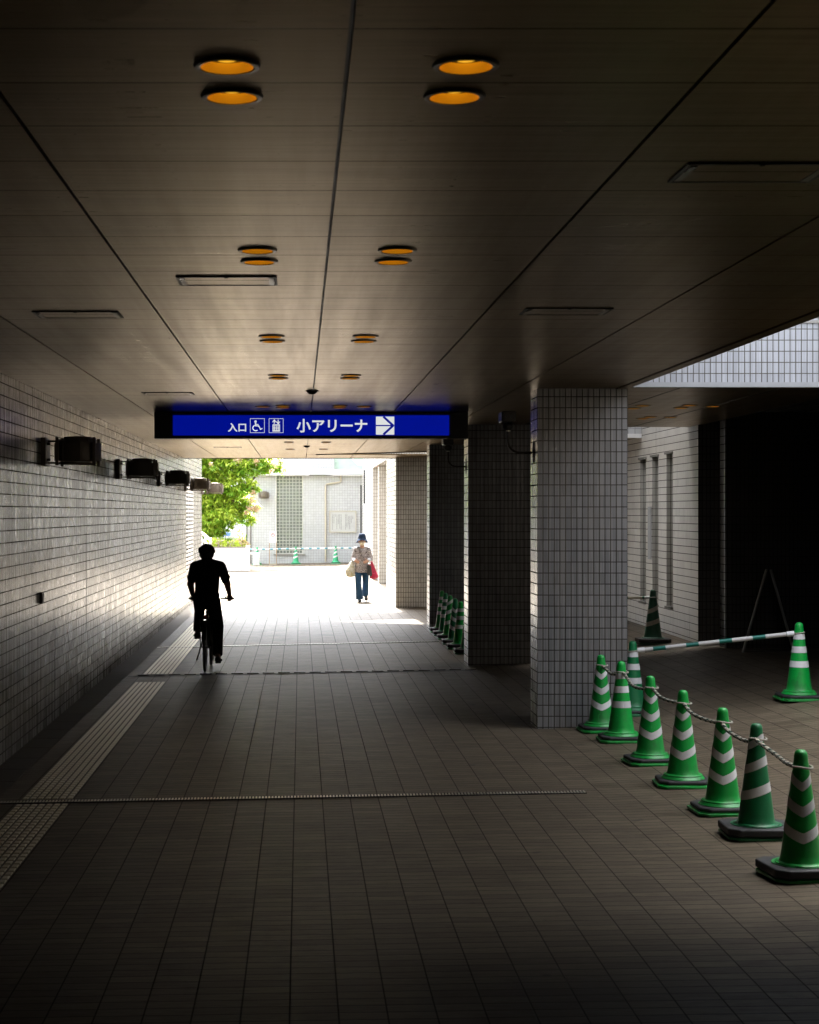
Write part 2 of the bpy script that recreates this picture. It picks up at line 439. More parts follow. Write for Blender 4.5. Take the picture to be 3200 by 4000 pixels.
def print_mat(name, cols, scale, dist=1.5):
    m, nt, b = newmat(name)
    tc = N(nt, 'ShaderNodeTexCoord').outputs['Object']
    n1 = noise(nt, tc, (1,1,1), scale, 4, .7)
    cr = N(nt, 'ShaderNodeValToRGB'); cr.color_ramp.interpolation = 'CONSTANT'
    els = cr.color_ramp.elements
    els[0].position = 0; els[0].color = (*cols[0][1], 1)
    els[1].position = cols[1][0]; els[1].color = (*cols[1][1], 1)
    for p, c in cols[2:]:
        e = els.new(p); e.color = (*c, 1)
    nt.links.new(n1, cr.inputs[0]); nt.links.new(cr.outputs[0], b.inputs['Base Color'])
    b.inputs['Roughness'].default_value = .9; b.inputs['Specular IOR Level'].default_value = .15
    return m
M['blouse'] = print_mat('paisley_blouse', [(0,(.05,.046,.05)),(.38,(.36,.335,.345)),(.5,(.08,.073,.078)),(.54,(.44,.41,.41)),(.66,(.06,.055,.058))], 17)
M['print_bag'] = print_mat('printed_cloth', [(0,(.35,.32,.25)),(.40,(.52,.50,.42)),(.55,(.30,.33,.28)),(.60,(.55,.40,.06)),(.63,(.48,.46,.40)),(.70,(.42,.16,.12))], 15)

def rope_mat():
    m, nt, b = newmat('striped_rope')
    uv = N(nt, 'ShaderNodeTexCoord').outputs['UV']
    at = N(nt, 'ShaderNodeAttribute', attribute_name='rope'); sp = N(nt, 'ShaderNodeSeparateXYZ')
    nt.links.new(at.outputs['Vector'], sp.inputs[0])
    t = math_n(nt, 'FRACT', math_n(nt, 'ADD', math_n(nt, 'MULTIPLY', sp.outputs[0], 9.0), sp.outputs[1]))
    s = ramp(nt, t, .52, .58)
    c = mix_c(nt, s, (.34,.32,.25), (.006,.03,.02))
    nt.links.new(c, b.inputs['Base Color']); b.inputs['Roughness'].default_value = .7
    bump(nt, math_n(nt, 'SINE', math_n(nt, 'MULTIPLY', t, 6.28*2)), b, .6, .003)
    return m
M['rope'] = rope_mat()

def striped_bar_mat(name, c1, c2, period, duty):
    m, nt, b = newmat(name)
    tc = N(nt, 'ShaderNodeTexCoord').outputs['Object']
    sp = N(nt, 'ShaderNodeSeparateXYZ'); nt.links.new(tc, sp.inputs[0])
    t = math_n(nt, 'FRACT', math_n(nt, 'DIVIDE', math_n(nt, 'ADD', sp.outputs[0], 50*period), period))
    s = math_n(nt, 'GREATER_THAN', t, duty)
    nt.links.new(mix_c(nt, s, c1, c2), b.inputs['Base Color']); b.inputs['Roughness'].default_value = .35
    return m
M['bar_green'] = striped_bar_mat('green_white_bar', (.5,.485,.47), (.0,.12,.09), .30, .62)
M['bar_blue'] = striped_bar_mat('blue_white_bar', (.70,.71,.72), (.05,.25,.32), .30, .62)
M['bar_worn'] = striped_bar_mat('worn_bar', (.40,.38,.28), (.03,.14,.08), .4, .5)

K = 2.0 ** (-EV)
M['amber'] = glow('amber_reflector_glow', (.66,.27,.006), .30*K)  # emission paints the bulb's light onto the reflector
M['amber'].node_tree.nodes['Principled BSDF'].inputs['Base Color'].default_value = (.85,.5,.12,1); M['amber'].node_tree.nodes['Principled BSDF'].inputs['Metallic'].default_value = .8
M['amber_core'] = glow('amber_core', (1.0,.50,.03), 1.15*K)
M['sign_blue'] = glow('blue_sign_face', (.0,.005,.27), 1.0*K)
M['sign_white'] = glow('white_letters', (.80,.82,.80), .95*K)

# ------------------------------------------------------------------ ground
ys = [-16, 70, 130, 400]
xs = [-120, -30, -2.36, 2.1, 2.9, 5.0, 30, 120]
mb = MB()
for j in range(len(ys)):
    for x in xs: mb.v.append(Vector((x, ys[j], fz(x))))
nx = len(xs)
for j in range(len(ys)-1):
    for i in range(nx-1): mb.f.append((j*nx+i, j*nx+i+1, (j+1)*nx+i+1, (j+1)*nx+i))
o = mb.build('pavement', M['floor']); tag(o, 'grey brown paved floor of the passage and forecourt', 'ground', kind='structure')

# gutter along the left wall: concrete lids with open joints
mb = MB()
z = fz(-2.36)
y = -15.0
while y < 40:
    mb.box(-2.355, -2.105, y, y + .592, z - .02, z + .006); y += .6
m = plain('gutter_concrete', (.10,.085,.065), .75, var=.5, scale=2.5, bmp=.4)
o = mb.build('gutter', m); tag(o, 'dark concrete gutter lids along the foot of the long tiled wall', 'gutter', kind='structure')

# tactile strip
mb = MB(); x0, x1 = -1.93, -1.57
nb = 7; pitch = (x1 - x0) / nb
for k in range(nb):
    bx = x0 + (k + .5) * pitch
    y = 6.0
    while y < 46:
        jy = y
        if not (11.58 < jy + .05 < 11.78 or 19.9 < jy + .05 < 20.9):
            zz = fz(bx)
            mb.add([(bx-.0185, jy, zz), (bx+.0185, jy, zz), (bx+.0185, jy+.078, zz), (bx-.0185, jy+.078, zz),
                    (bx-.015, jy+.006, zz+.006), (bx+.015, jy+.006, zz+.006), (bx+.015, jy+.072, zz+.006), (bx-.015, jy+.072, zz+.006)],
                   [(4,5,6,7),(0,1,5,4),(1,2,6,5),(2,3,7,6),(3,0,4,7)])
        y += .1
m = plain('tactile_bar', (.55,.50,.36), .36, .6, var=.15)
o = mb.build('tactile_path', m); tag(o, 'strip of raised bars for the blind along the gutter', 'tactile paving', kind='structure')

# drains across the floor
def drain(name, y0, y1, xa, xb, w, label, lit=True):
    t = thing(name, label, 'drain', (0, (y0+y1)/2, fz(0)))
    fr = MB(); sl = MB(); n = int((xb - xa) / .022)
    def P(x): return y0 + (y1-y0)*(x-xa)/(xb-xa)
    seg = [xa, min(xb, 2.1), xb] if xb > 2.1 else [xa, xb]
    for a, b_ in zip(seg[:-1], seg[1:]):
        for s in (-1, 1):
            fr.bar((a, P(a)+s*w/2, fz(a)+.002), (b_, P(b_)+s*w/2, fz(b_)+.002), .008, .01)
        fr.add([(a,P(a)-w/2,fz(a)+.003),(b_,P(b_)-w/2,fz(b_)+.003),(b_,P(b_)+w/2,fz(b_)+.003),(a,P(a)+w/2,fz(a)+.003)], [(0,1,2,3)])
    for i in range(n):
        x = xa + (i+.5)*(xb-xa)/n
        zz = fz(x)
        sl.box(x-.0055, x+.0055, P(x)-w/2, P(x)+w/2, zz+.0035, zz+.009)
    fr.build('frame', M['black'], t); sl.build('grating', M['steel'] if lit else M['metal_dark'], t)
    return t
drain('floor_drain', 11.66, 11.72, -2.1, 1.96, .075, 'long slotted steel drain across the floor nearest the camera, its slats shining')
drain('floor_drain', 25.0, 25.35, -2.1, 2.05, .075, 'far slotted steel drain across the floor between the cyclist and the leaning daylight')
t = thing('expansion_joint', 'dark expansion joint cover across the floor beneath the cyclist', 'floor joint', (0,20.7,fz(0)))
mb = MB()
mb.add([(-2.1,20.55,fz(-2.1)+.004),(2.1,20.65,fz(2.1)+.004),(2.1,20.78,fz(2.1)+.004),(-2.1,20.68,fz(-2.1)+.004)], [(0,1,2,3)])
mb.build('rubber_strip', plain('joint_rubber', (.03,.027,.024), .7), t)
mb = MB()
for k in range(22):
    x = -2.0 + k*.19
    mb.box(x+.02, x+.16, 20.74+ k*.0045, 20.78+k*.0045, fz(x)+.0, fz(x)+.012)
mb.build('cover_plate', M['metal_dark'], t)

# ------------------------------------------------------------------ passage roof
roof = thing('passage_roof', 'low passage roof of brushed bronze metal panels with dark joints between them', 'roof', (0, 10, ZC))
YE, YB = 34.6, -15.5
def slit_near(x): return 32.5 - (x - .115) * .80
def slit_far(x): return 32.52 + (x - .115) * .2
LIGHTS = []          # (x, y, label) of the recessed downlights
ROWS = [(4.18,4.49,'nearest the camera'), (7.13,7.45,'in the second row from the camera'), (10.62,10.92,'in the third row from the camera'),
        (13.65,13.95,'in the fourth row'), (17.55,17.85,'just before the blue sign'),
        (23.0,23.3,'hidden behind the blue sign'), (26.6,26.9,'first seen under the sign'), (29.6,29.9,'nearest the roof slit')]
for (ya, yb_, rn) in ROWS:
    for x, side in ((-.18,'left'), (.405,'right')):
        for y, fb in ((ya,'front'), (yb_,'back')):
            LIGHTS.append((x, y, 'amber downlight, %s one of the %s pair %s' % (fb, side, rn)))
for x, lab in ((-.39,'outer left'), (.66,'outer right')):
    LIGHTS.append((x, 17.7, 'round amber downlight, %s single just before the blue sign' % lab))
for (x, y), nm_ in zip([(3.51,17.5),(3.51,17.98),(3.98,17.46),(3.99,17.9),(4.26,17.63),(4.02,19.6),(4.0,19.95),(4.26,19.65)],
        ['front left','second left','front middle','second middle','rightmost','rear middle front','rear middle back','rear right']):
    LIGHTS.append((x, y, 'amber downlight in the soffit of the courtyard building, %s one' % nm_))
HR = .070
def sheet(mb, poly, z, h=.02):
    """thin panel with round openings for the downlights that fall inside it"""
    xs_ = [p[0] for p in poly]; ys_ = [p[1] for p in poly]
    loops = [[Vector((x, y, 0)) for x, y in poly]]
    for x, y, _ in LIGHTS:
        if min(xs_) < x < max(xs_) and min(ys_) < y < max(ys_):
            loops.append([Vector((x + HR*math.cos(2*PI*k/28), y - HR*math.sin(2*PI*k/28), 0)) for k in range(28)])
    flat = [v for l in loops for v in l]; o = len(mb.v)
    mb.v += [Vector((v.x, v.y, z)) for v in flat]
    for t3 in tessellate_polygon(loops):
        a_, b_, c_ = (flat[i] for i in t3)
        if (b_-a_).cross(c_-a_).z > 0: t3 = (t3[0], t3[2], t3[1])
        mb.f.append(tuple(o+i for i in t3))
    n = len(poly); o = len(mb.v)
    mb.v += [Vector((x, y, z)) for x, y in poly] + [Vector((x, y, z+h)) for x, y in poly]
    mb.f += [(o+i, o+(i+1) % n, o+n+(i+1) % n, o+n+i) for i in range(n)]
edges = [-2.36, -1.68, -.785, .115, 1.013, 1.92, 2.80]
G = .006
for a, b_ in zip(edges[:-1], edges[1:]):
    xa, xb = a + G, b_ - G
    mb = MB()
    if a < .11:
        sheet(mb, [(xa, YB), (xb, YB), (xb, YE), (xa, YE)], ZC)
    else:
        sheet(mb, [(xa, YB), (xb, YB), (xb, slit_near(xb)), (xa, slit_near(xa))], ZC)
        sheet(mb, [(xa, slit_far(xa)), (xb, slit_far(xb)), (xb, YE), (xa, YE)], ZC)
    mb.build('ceiling_panel', M['ceiling'], roof)
slab = MB()
XL, XR = -3.2, 2.895
ZS = ZC + .12
slab.prism([(XL, YB), (.115, YB), (.115, YE), (XL, YE)], ZS, ZC+.75)
slab.prism([(.115, YB), (XR, YB), (XR, slit_near(XR)), (.115, slit_near(.115))], ZS, ZC+.75)
slab.prism([(.115, slit_far(.115)), (XR, slit_far(XR)), (XR, YE), (.115, YE)], ZS, ZC+.75)
slab.build('roof_slab', M['tile_block'], roof)
mb = MB()
for x in edges[1:-1]: mb.box(x-.02, x+.02, YB, YE-.01 if x < .1 else slit_near(x+.02), ZC+.021, ZC+.03)
mb.build('joint_backing', M['black'], roof)
mb = MB(); mb.bar((.12, slit_near(.12)-.02, ZC+.07), (2.88, slit_near(2.88)-.02, ZC+.07), .02, .1); mb.bar((.12, slit_far(.12)+.02, ZC+.07), (2.88, slit_far(2.88)+.02, ZC+.07), .02, .1); mb.build('slit_lining', M['tile_block'], roof)
mb = MB(); mb.box(2.875, 2.895, YB, slit_near(2.89)-.05, ZC+.03, ZC+.119); mb.build('edge_lining', M['tile_block'], roof)
mb = MB(); mb.box(XL, 2.895, 22.0, 29.5, ZC+.751, 13.0); mb.box(1.2, 2.895, 15.0, 21.999, ZC+.751, 13.0); mb.build('sky_blocker', M['tile_out'], roof)  # unseen mass added over the roof to block sky and sun
mb = MB(); mb.box(2.815, 2.9, 8.45, 15.13, ZC-.004, ZC+.028); mb.build('edge_trim', M['ceiling'], roof)
mb = MB(); mb.box(-2.36, 2.3, YE, YE+.03, ZC-.012, ZC+.3); mb.build('edge_flashing', M['black'], roof)
mb = MB(); mb.bar((.3, slit_near(.3)+.01, ZC-.002), (2.85, slit_near(2.85)+.01, ZC-.002), .02, .03); mb.build('slit_trim', M['black'], roof)

# ------------------------------------------------------------------ long left wall
lw = thing('passage_wall', 'long glossy white tiled wall with dark streaks, running out into the daylight', 'wall', (-2.36, 10, fz(-2.36)))
mb = MB()
zb = fz(-2.36) - .05
mb.box(-2.70, -2.36, YB, 35.25, zb, ZC+.03)
mb.box(-2.70, -2.36, 37.65, 40.8, zb, ZC+.03)
mb.box(-2.70, -2.36, 35.25, 37.65, zb, .68)
mb.box(-2.70, -2.36, 35.25, 37.65, 2.70, ZC+.03)
mb.box(-2.70, -2.36, YE+.03, 40.8, ZC+.03, 13)
mb.box(-9, -2.7, 22, 40.8, -.1, 13)  # this block and the raised wall above are added to cut skylight
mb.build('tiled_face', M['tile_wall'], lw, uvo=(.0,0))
mb = MB()
mb.box(-2.68, -2.52, 35.25, 37.65, .68, 2.70); mb.build('vent_recess', M['black'], lw)
mb = MB(); n = 24
for k in range(n+1):
    z = .68 + k*(2.02)/n
    mb.box(-2.50, -2.362, 35.25, 37.65, z-.022, z+.022)
for yy in (35.28, 36.05, 36.85, 37.62):
    mb.box(-2.49, -2.364, yy-.06, yy+.06, .68, 2.70)
mb.build('vent_block', M['white_paint'], lw)
mb = MB()
for yy, a, b_ in ((18.8, zb+.05, 1.7), (16.4, zb+.05, .9)):
    mb.box(-2.362, -2.358, yy-.006, yy+.006, a, b_)
mb.build('movement_joint', M['black'], lw)
mb = MB()
p = W(160, 2335, 15.5); mb.box(-2.37, -2.335, 15.44, 15.56, p.z-.05, p.z+.05)
mb.build('weep_outlet', M['black'], lw, bevel=.01)
# unseen dark walls behind and beside the camera, added to keep light out
t = thing('unseen_end_wall', 'unseen dark wall added to close the near end of the passage against light', 'wall', (0, -15.5, 0))
mb = MB(); mb.box(-2.7, 9.0, -15.9, -15.5, -.2, 4.5); mb.build('tiled_face', M['tile_shade'], t)
t = thing('unseen_side_wall', 'unseen dark wall added along the near right side to limit light', 'wall', (3.0, -4, 0))
mb = MB(); mb.box(2.92, 3.3, -15.5, 8.45, -.2, 6.5); mb.box(3.3, 12, 8.15, 8.45, -.2, 6.5); mb.build('tiled_face', M['tile_grey'], t)  # courtyard part: height and dark tile set to limit skylight

# ------------------------------------------------------------------ pillars
PIL = [(15.13, .44, 'thick white tiled pillar nearest the camera, behind the row of green cones'),
       (21.37, .53, 'black looking tiled pillar in shade at the right end of the blue sign'),
       (27.8, .55, 'dark tiled pillar with several green cones lined up in front of it')]
for y, d, lab in PIL:
    t = thing('tiled_pillar', lab, 'pillar', (2.5, y+d/2, 0), group='tiled pillars along the open side')
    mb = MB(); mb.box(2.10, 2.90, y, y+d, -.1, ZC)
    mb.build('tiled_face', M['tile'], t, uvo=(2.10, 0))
    mb = MB(); mb.box(2.10, 2.90, y+.02, y+d-.02, ZC, ZC+.03); mb.build('pillar_head', M['black'], t)

# speaker / camera on goosenecks
def gooseneck(y, zarm, lab):
    t = thing('security_camera', lab, 'camera', (2.10, y, zarm), group='cameras on curved pipes')
    mb = MB(); mb.lathe([(.045,0),(.045,.012)], (0,0,0), 16)
    for v in mb.v: v.xyz = (-v.z, v.x, v.y)
    for v in mb.v: v.xyz = (v.x + 2.10, v.y + y, v.z + zarm)
    mb.box(2.092, 2.10, y-.02, y+.02, zarm-.09, zarm+.1)
    mb.build('flange', M['black'], t)
    pts = [(2.10, y, zarm), (1.97, y, zarm)]
    for k in range(7):
        a = k/6*PI/2
        pts.append((1.97 - .1*math.sin(a), y, zarm + .1*(1-math.cos(a))))
    pts.append((1.87, y, zarm+.20))
    mb = MB(); mb.tube(pts, .011, 10); mb.build('pipe', M['metal_dark'], t, smooth=True)
    mb = MB(); mb.lathe([(.012,0),(.02,.0),(.02,.012),(.012,.014)], (1.87,y,zarm+.19), 12); mb.build('collar', M['steel'], t, smooth=True)
    mb = MB(); mb.ell((1.87, y, zarm+.235), (.05,.05,.04)); mb.build('swivel', M['black'], t, smooth=True)
    mb = MB(); mb.box(1.805, 1.935, y-.05, y+.2, zarm+.275, zarm+.37); h = mb.build('housing', M['black'], t, bevel=.012)
    mb = MB(); mb.box(1.82, 1.92, y-.054, y-.05, zarm+.288, zarm+.36); bp = mb.build('back_plate', M['metal_dark'], h)
    mb = MB()
    for xx in (1.85, 1.895): mb.tube([(xx,y-.06,zarm+.32),(xx,y-.054,zarm+.32)], .014, 10)
    mb.build('cable_gland', M['black'], h)
gooseneck(15.36, 2.46, 'dark camera on a curved pipe, fixed to the pillar nearest the camera')
gooseneck(21.62, 2.50, 'dark camera on a curved pipe, fixed to the black pillar beside the blue sign')

# ------------------------------------------------------------------ pillar-like wall block and outer right buildings
t = thing('tiled_wall_block', 'grey tiled wall block at the daylight end of the passage, right of the walking woman', 'wall', (2.5, 36, 0))
mb = MB(); mb.box(1.92, 5.0, 34.3, 38.1, -.1, ZC-.003); mb.box(1.92, 5.0, 34.66, 38.1, ZC+.0, 13)  # upper box raised out of view to cut skylight at the exit
mb.build('tiled_face', M['tile_block'], t, uvo=(1.92, 0))

t = thing('forecourt_building', 'bright tiled building with a recessed porch column, right side of the sunny forecourt', 'building', (3, 55, 0))
mb = MB()
# upper wall above the porch and the wall beyond it, slightly skewed
mb.prism([(2.04,40.5),(9,40.5),(9,48.3),(2.04,48.3)], 3.17, 13.0)
mb.prism([(2.04,48.3),(9,48.3),(9,65.0),(2.36,65.0)], -.1, 13.0)  # unseen height of both walls added to cut skylight
mb.build('wall', M['tile_out'], t)
mb = MB(); mb.box(2.10, 2.40, 45.8, 46.2, -.1, 3.168); mb.build('porch_column', M['tile_out'], t, uvo=(2.1,0))
mb = MB(); mb.box(2.4, 2.6, 40.5, 48.3, -.1, 3.168); mb.build('porch_wall', M['tile_out'], t)
mb = MB(); mb.box(2.27, 2.30, 59.0, 59.9, 2.2, 3.4)
mb.box(2.20, 2.24, 59.1, 59.6, 2.22, 3.38); mb.build('slit_window', M['glass_dark'], t)
mb = MB(); mb.tube([(2.2,62,-.05),(2.2,62,2.9)], .03, 8); mb.build('downpipe', M['black'], t, smooth=True)

# courtyard building right: fascia, soffit, slit wall, recess
t = thing('courtyard_building', 'tiled building bridging the right side, with a pale fascia over an open soffit', 'building', (6, 18, 0))
mb = MB()
mb.box(2.903, 14, 15.0, 15.06, ZC+.045, ZC+.12); mb.box(2.903, 14, 15.0, 22.0, ZC+.1205, 3.585); mb.box(2.903, 14, 15.0, 22.0, 3.61, 13.5)  # unseen upper mass raised to keep sun off the courtyard floor
mb.build('tiled_fascia', tile_mat('fascia_tile', (.30,.31,.33), (.27,.28,.30), (.08,.075,.065), streak=.08, dirt=(.35,.36,.36)), t, uvo=(2.903, 0))
mb = MB(); mb.box(2.903, 14, 14.99, 22.0, 3.585, 3.61); mb.build('fascia_ledge', M['concrete'], t)
mb = MB(); mb.box(2.903, 14, 14.985, 15.06, ZC+.002, ZC+.045); mb.build('fascia_trim', plain('trim_metal', (.24,.245,.25), .5), t)
mb = MB(); sheet(mb, [(2.903,15.062),(5.0,15.062),(5.0,22.0),(2.903,22.0)], ZC, .015); mb.build('soffit_panel', M['ceiling'], t)
mb = MB(); mb.box(2.903, 5.0, 21.94, 21.999, ZC+.016, ZC+.12); mb.box(4.96, 5.004, 15.07, 21.93, ZC+.016, ZC+.12); mb.build('soffit_edge', M['black'], t)
mb = MB(); mb.bar((3.35,15.1,ZC-.001),(3.35,22,ZC-.001),.012,.006); mb.bar((4.25,15.1,ZC-.001),(4.25,22,ZC-.001),.012,.006); mb.build('soffit_joint', M['black'], t)
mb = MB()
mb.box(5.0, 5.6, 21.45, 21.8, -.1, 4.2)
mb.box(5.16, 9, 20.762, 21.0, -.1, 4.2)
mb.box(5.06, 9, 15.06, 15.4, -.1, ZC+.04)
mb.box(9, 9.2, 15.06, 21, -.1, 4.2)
mb.build('shade_dark_wall', M['tile_shade'], t)
mb = MB(); mb.box(5.158, 5.176, 20.745, 20.76, .2, 4.2); mb.build('wall_edge', M['tile'], t)
mb = MB(); mb.box(5.005, 9.2, 15.4, 21.4, 3.6, 3.7); mb.box(5.01, 5.04, 15.4, 21.4, ZC+.0, 3.6); mb.build('recess_ceiling', M['tile_shade'], t)
mb = MB(); mb.box(10, 10.4, 8.45, 14.98, -.1, 6.5); mb.build('unseen_court_wall', M['tile_grey'], t)  # unseen wall, its height and dark tile set to limit skylight

t = thing('slit_window_wall', 'stained white tiled wall with three tall slit windows beyond the soffit', 'wall', (5, 24, .27))
SL = [(24.7,25.1,2.72,.59), (23.84,24.24,2.73,.60), (22.92,23.3,2.74,.615)]
mb = MB(); yprev = 34.2
segs = []
cur = 34.2
for a, b_, zt, zb_ in SL:
    segs.append((b_, cur)); cur = a
segs.append((cur, 21.45))
mb.box(5.0, 5.4, 25.1, 34.2, -.1, 5)
mb.box(5.0, 5.4, 24.24, 24.7, -.1, 5)
mb.box(5.0, 5.4, 23.3, 23.84, -.1, 5)
mb.box(5.0, 5.4, 21.8, 22.92, -.1, 5)
mb.box(5.0-.001, 5.16, 21.453, 21.8, -.1, 3.02)
for a, b_, zt, zb_ in SL:
    mb.box(5.0, 5.4, a, b_, -.1, zb_); mb.box(5.0, 5.4, a, b_, zt, 5)
mb.build('tiled_face', M['tile_slit'], t)
for a, b_, zt, zb_ in SL:
    mb = MB(); mb.box(5.17, 5.22, a, b_, zb_, zt); w = mb.build('slit_window', M['tile_slit'], t)
    mb = MB(); mb.box(4.975, 5.2, a-.03, b_+.03, zb_, zb_+.03); mb.build('sill', M['concrete'], w)
    mb = MB(); mb.box(4.97, 5.2, a-.03, b_+.03, zt-.03, zt); mb.build('lintel', M['concrete'], w)
mb = MB(); mb.box(4.988, 4.998, 24.30, 24.52, 1.25, 2.0); mb.build('name_plate', M['grey_paint'], t)
t = thing('far_canopy', 'second tiled canopy roof spanning the gap behind the slit window wall', 'roof', (4, 30, ZC))
mb = MB(); mb.box(2.905, 9, 25.0, 34.2, ZC+.04, 9.0); mb.build('tiled_fascia', M['tile_far'], t)  # mass above raised out of view to shade the gap from sun
mb = MB(); mb.box(2.905, 4.995, 25.0, 34.2, ZC, ZC+.038); mb.build('soffit_panel', M['ceiling'], t)
mb = MB(); mb.box(2.905, 4.995, 24.98, 24.999, ZC-.01, ZC+.05); mb.build('fascia_trim', M['white_paint'], t)
t = thing('link_wall', 'tiled wall closing the side aisle behind the dark pillars', 'wall', (4, 34.2, 0))
mb = MB(); mb.box(3.0, 5.0, 33.9, 34.19, -.1, ZC-.005); mb.build('tiled_face', M['tile'], t)

# ------------------------------------------------------------------ downlights (recessed cans)
M['lamp_ring'] = plain('downlight_ring', (.20,.18,.15), .35, .8)
M['can_dark'] = plain('downlight_can', (.02,.016,.01), .4, .5)
def make_downlight(label):
    t = thing('ceiling_downlight', label, 'downlight', (0,0,0), group='amber downlights set in pairs')
    mb = MB(); mb.lathe([(.0650,.001),(.0652,-.0065),(.070,-.0080),(.079,-.0065),(.083,.0)], (0,0,0), 40, cap=False)
    mb.build('ring', M['lamp_ring'], t, smooth=True, world=False)
    mb = MB(); mb.lathe([(.0646,-.0062),(.0635,.004),(.0605,.020)], (0,0,0), 40, cap=False); r = mb.build('reflector', M['amber'], t, smooth=True, world=False)
    mb = MB(); mb.lathe([(.0605,.0202),(.055,.06),(.045,.09),(.001,.092)], (0,0,0), 32, cap=False); mb.build('can', M['can_dark'], t, smooth=True, world=False)
    mb = MB(); mb.ell((0,0,.026), (.042,.042,.017), 20, 10); mb.build('bulb', M['amber_core'], t, smooth=True, world=False)
    return t
proto = None
for (x, y, lab) in LIGHTS:
    if proto is None: proto = make_downlight(lab); proto.location = (x, y, ZC)
    else: dup(proto, (x, y, ZC), label=lab)

# flush rectangular fittings
def make_flush(label):
    t = thing('flush_light_panel', label, 'ceiling fitting', (0,0,0), group='flush rectangular ceiling fittings')
    mb = MB()
    for a in ((-.235,.235,-.15,-.137),(-.235,.235,.137,.15),(-.235,-.222,-.137,.137),(.222,.235,-.137,.137)):
        mb.box(a[0],a[1],a[2],a[3],-.006,0)
    mb.build('frame', M['black'], t, world=False)
    mb = MB(); mb.box(-.22,.22,-.135,.135,-.004,0); c = mb.build('cover', M['ceiling'], t, world=False)
    mb = MB(); mb.lathe([(.008,-.010),(.010,-.004)], (0,-.143,0), 10); mb.build('latch', M['black'], t, world=False)
    for sx in (-1, 1):
        mb = MB(); mb.box(sx*.215-.018 if sx>0 else -.22, .22 if sx>0 else -.197, -.12,.12,-.0075,-.004); mb.build('end_cap', M['end_cap'], c, world=False)
    return t
M['end_cap'] = plain('fitting_end', (.18,.16,.13), .3, .5)
pf = None
for x, y, lab in [(1.45,5.5,'flush rectangular fitting in the ceiling near the right frame edge'),
                  (1.445,9.3,'flush rectangular fitting in the ceiling above the courtyard opening'),
                  (-1.23,9.45,'flush rectangular fitting in the ceiling by the left wall, nearest'),
                  (-.345,8.07,'flush rectangular fitting with bright ends beside the second downlights'),
                  (-1.22,15.75,'flush rectangular fitting by the left wall shortly before the sign'),
                  (-1.23,28.85,'flush rectangular fitting seen beneath the blue sign')]:
    if pf is None: pf = make_flush(lab); pf.location = (x,y,ZC)
    else: pf2 = dup(pf, (x,y,ZC), label=lab)
def sensor(y, lab):
    t = thing('smoke_detector', lab, 'detector', (.105, y, ZC), group='small ceiling detectors')
    mb = MB(); mb.lathe([(.05,0),(.05,-.012),(.03,-.03),(.012,-.034)], (.105,y,ZC), 20); mb.build('body', M['metal_dark'], t, smooth=True)
    mb = MB(); mb.lathe([(.06,-.0),(.06,-.005)], (.105,y,ZC), 20); mb.build('base_plate', M['black'], t, smooth=True)
sensor(15.4, 'small dark detector on the ceiling joint in front of the blue sign')
sensor(28.2, 'small dark detector on the ceiling joint seen beneath the blue sign')

# ------------------------------------------------------------------ illuminated sign
SY = 18.67
sg = thing('hanging_sign', 'long blue illuminated sign in a dark casing hung under the ceiling', 'sign', (.11, SY, 2.73))
mb = MB()
mb.box(-1.60, 1.835, SY, SY+.20, 2.729, ZC-.001)
mb.build('casing', plain('sign_casing', (.02,.019,.017), .45), sg, bevel=.006)
mb = MB(); mb.box(-1.395, 1.627, SY-.006, SY-.0005, 2.762, 2.984); mb.build('blue_panel', M['sign_blue'], sg)
PXM = 680/1725  # detail crop scale
def S(zx, zy):
    p = W(880 + zx*PXM, 1590 + zy*PXM, SY); return (p.x, p.z)
def txt(t_, a, b_, c, d, nm):
    x0_, z1_ = S(a, c); x1_, z0_ = S(b_, d)
    mb_mesh_text(t_, x0_, x1_, z0_, z1_, SY-.006, .004, nm, M['sign_white'], sg, bold=.022)
txt('入口', 26, 208, 158, 246, 'entrance_lettering')
txt('小アリーナ', 706, 1408, 118, 252, 'arena_lettering')
def stroke(mb, pts, w, y, th=.003):
    P_ = [Vector((S(*p)[0], 0, S(*p)[1])) for p in pts]; w = w*PXM/F*SY
    for p, q in zip(P_[:-1], P_[1:]):
        d = (q-p); L = d.length
        if L < 1e-6: continue
        d.normalize(); n = Vector((-d.z, 0, d.x))
        p2 = p - d*w*.3; q2 = q + d*w*.3
        a = [p2-n*w/2, q2-n*w/2, q2+n*w/2, p2+n*w/2]
        mb.add([(v.x, y-th, v.z) for v in a] + [(v.x, y, v.z) for v in a], [(0,1,2,3),(7,6,5,4),(0,4,5,1),(1,5,6,2),(2,6,7,3),(3,7,4,0)])
def disc(mb, c, r, y, th=.003, n=18):
    x, z = S(*c); r = r*PXM/F*SY
    a = [(x+r*math.cos(2*PI*k/n), z+r*math.sin(2*PI*k/n)) for k in range(n)]
    mb.add([(p,y-th,q) for p,q in a]+[(p,y,q) for p,q in a], [tuple(range(n)), tuple(range(n,2*n))[::-1]]+[(k,(k+1)%n,n+(k+1)%n,n+k) for k in range(n)])
def rect(mb, a, b_, c, d, y, th=.003):
    x0_, z1_ = S(a, c); x1_, z0_ = S(b_, d); mb.box(x0_, x1_, y-th, y, z0_, z1_)
def frame(mb, a, b_, c, d, w, y):
    rect(mb,a,b_,c,c+w,y); rect(mb,a,b_,d-w,d,y); rect(mb,a,a+w,c+w,d-w,y); rect(mb,b_-w,b_,c+w,d-w,y)
y0 = SY-.0062
mb = MB(); frame(mb,247,391,113,256,4,y0)
disc(mb,(301,144),12,y0); stroke(mb,[(301,160),(303,186)],13,y0); stroke(mb,[(303,172),(328,174)],8,y0-.0005)
stroke(mb,[(303,186),(333,188),(350,221),(366,213)],10,y0-.001)
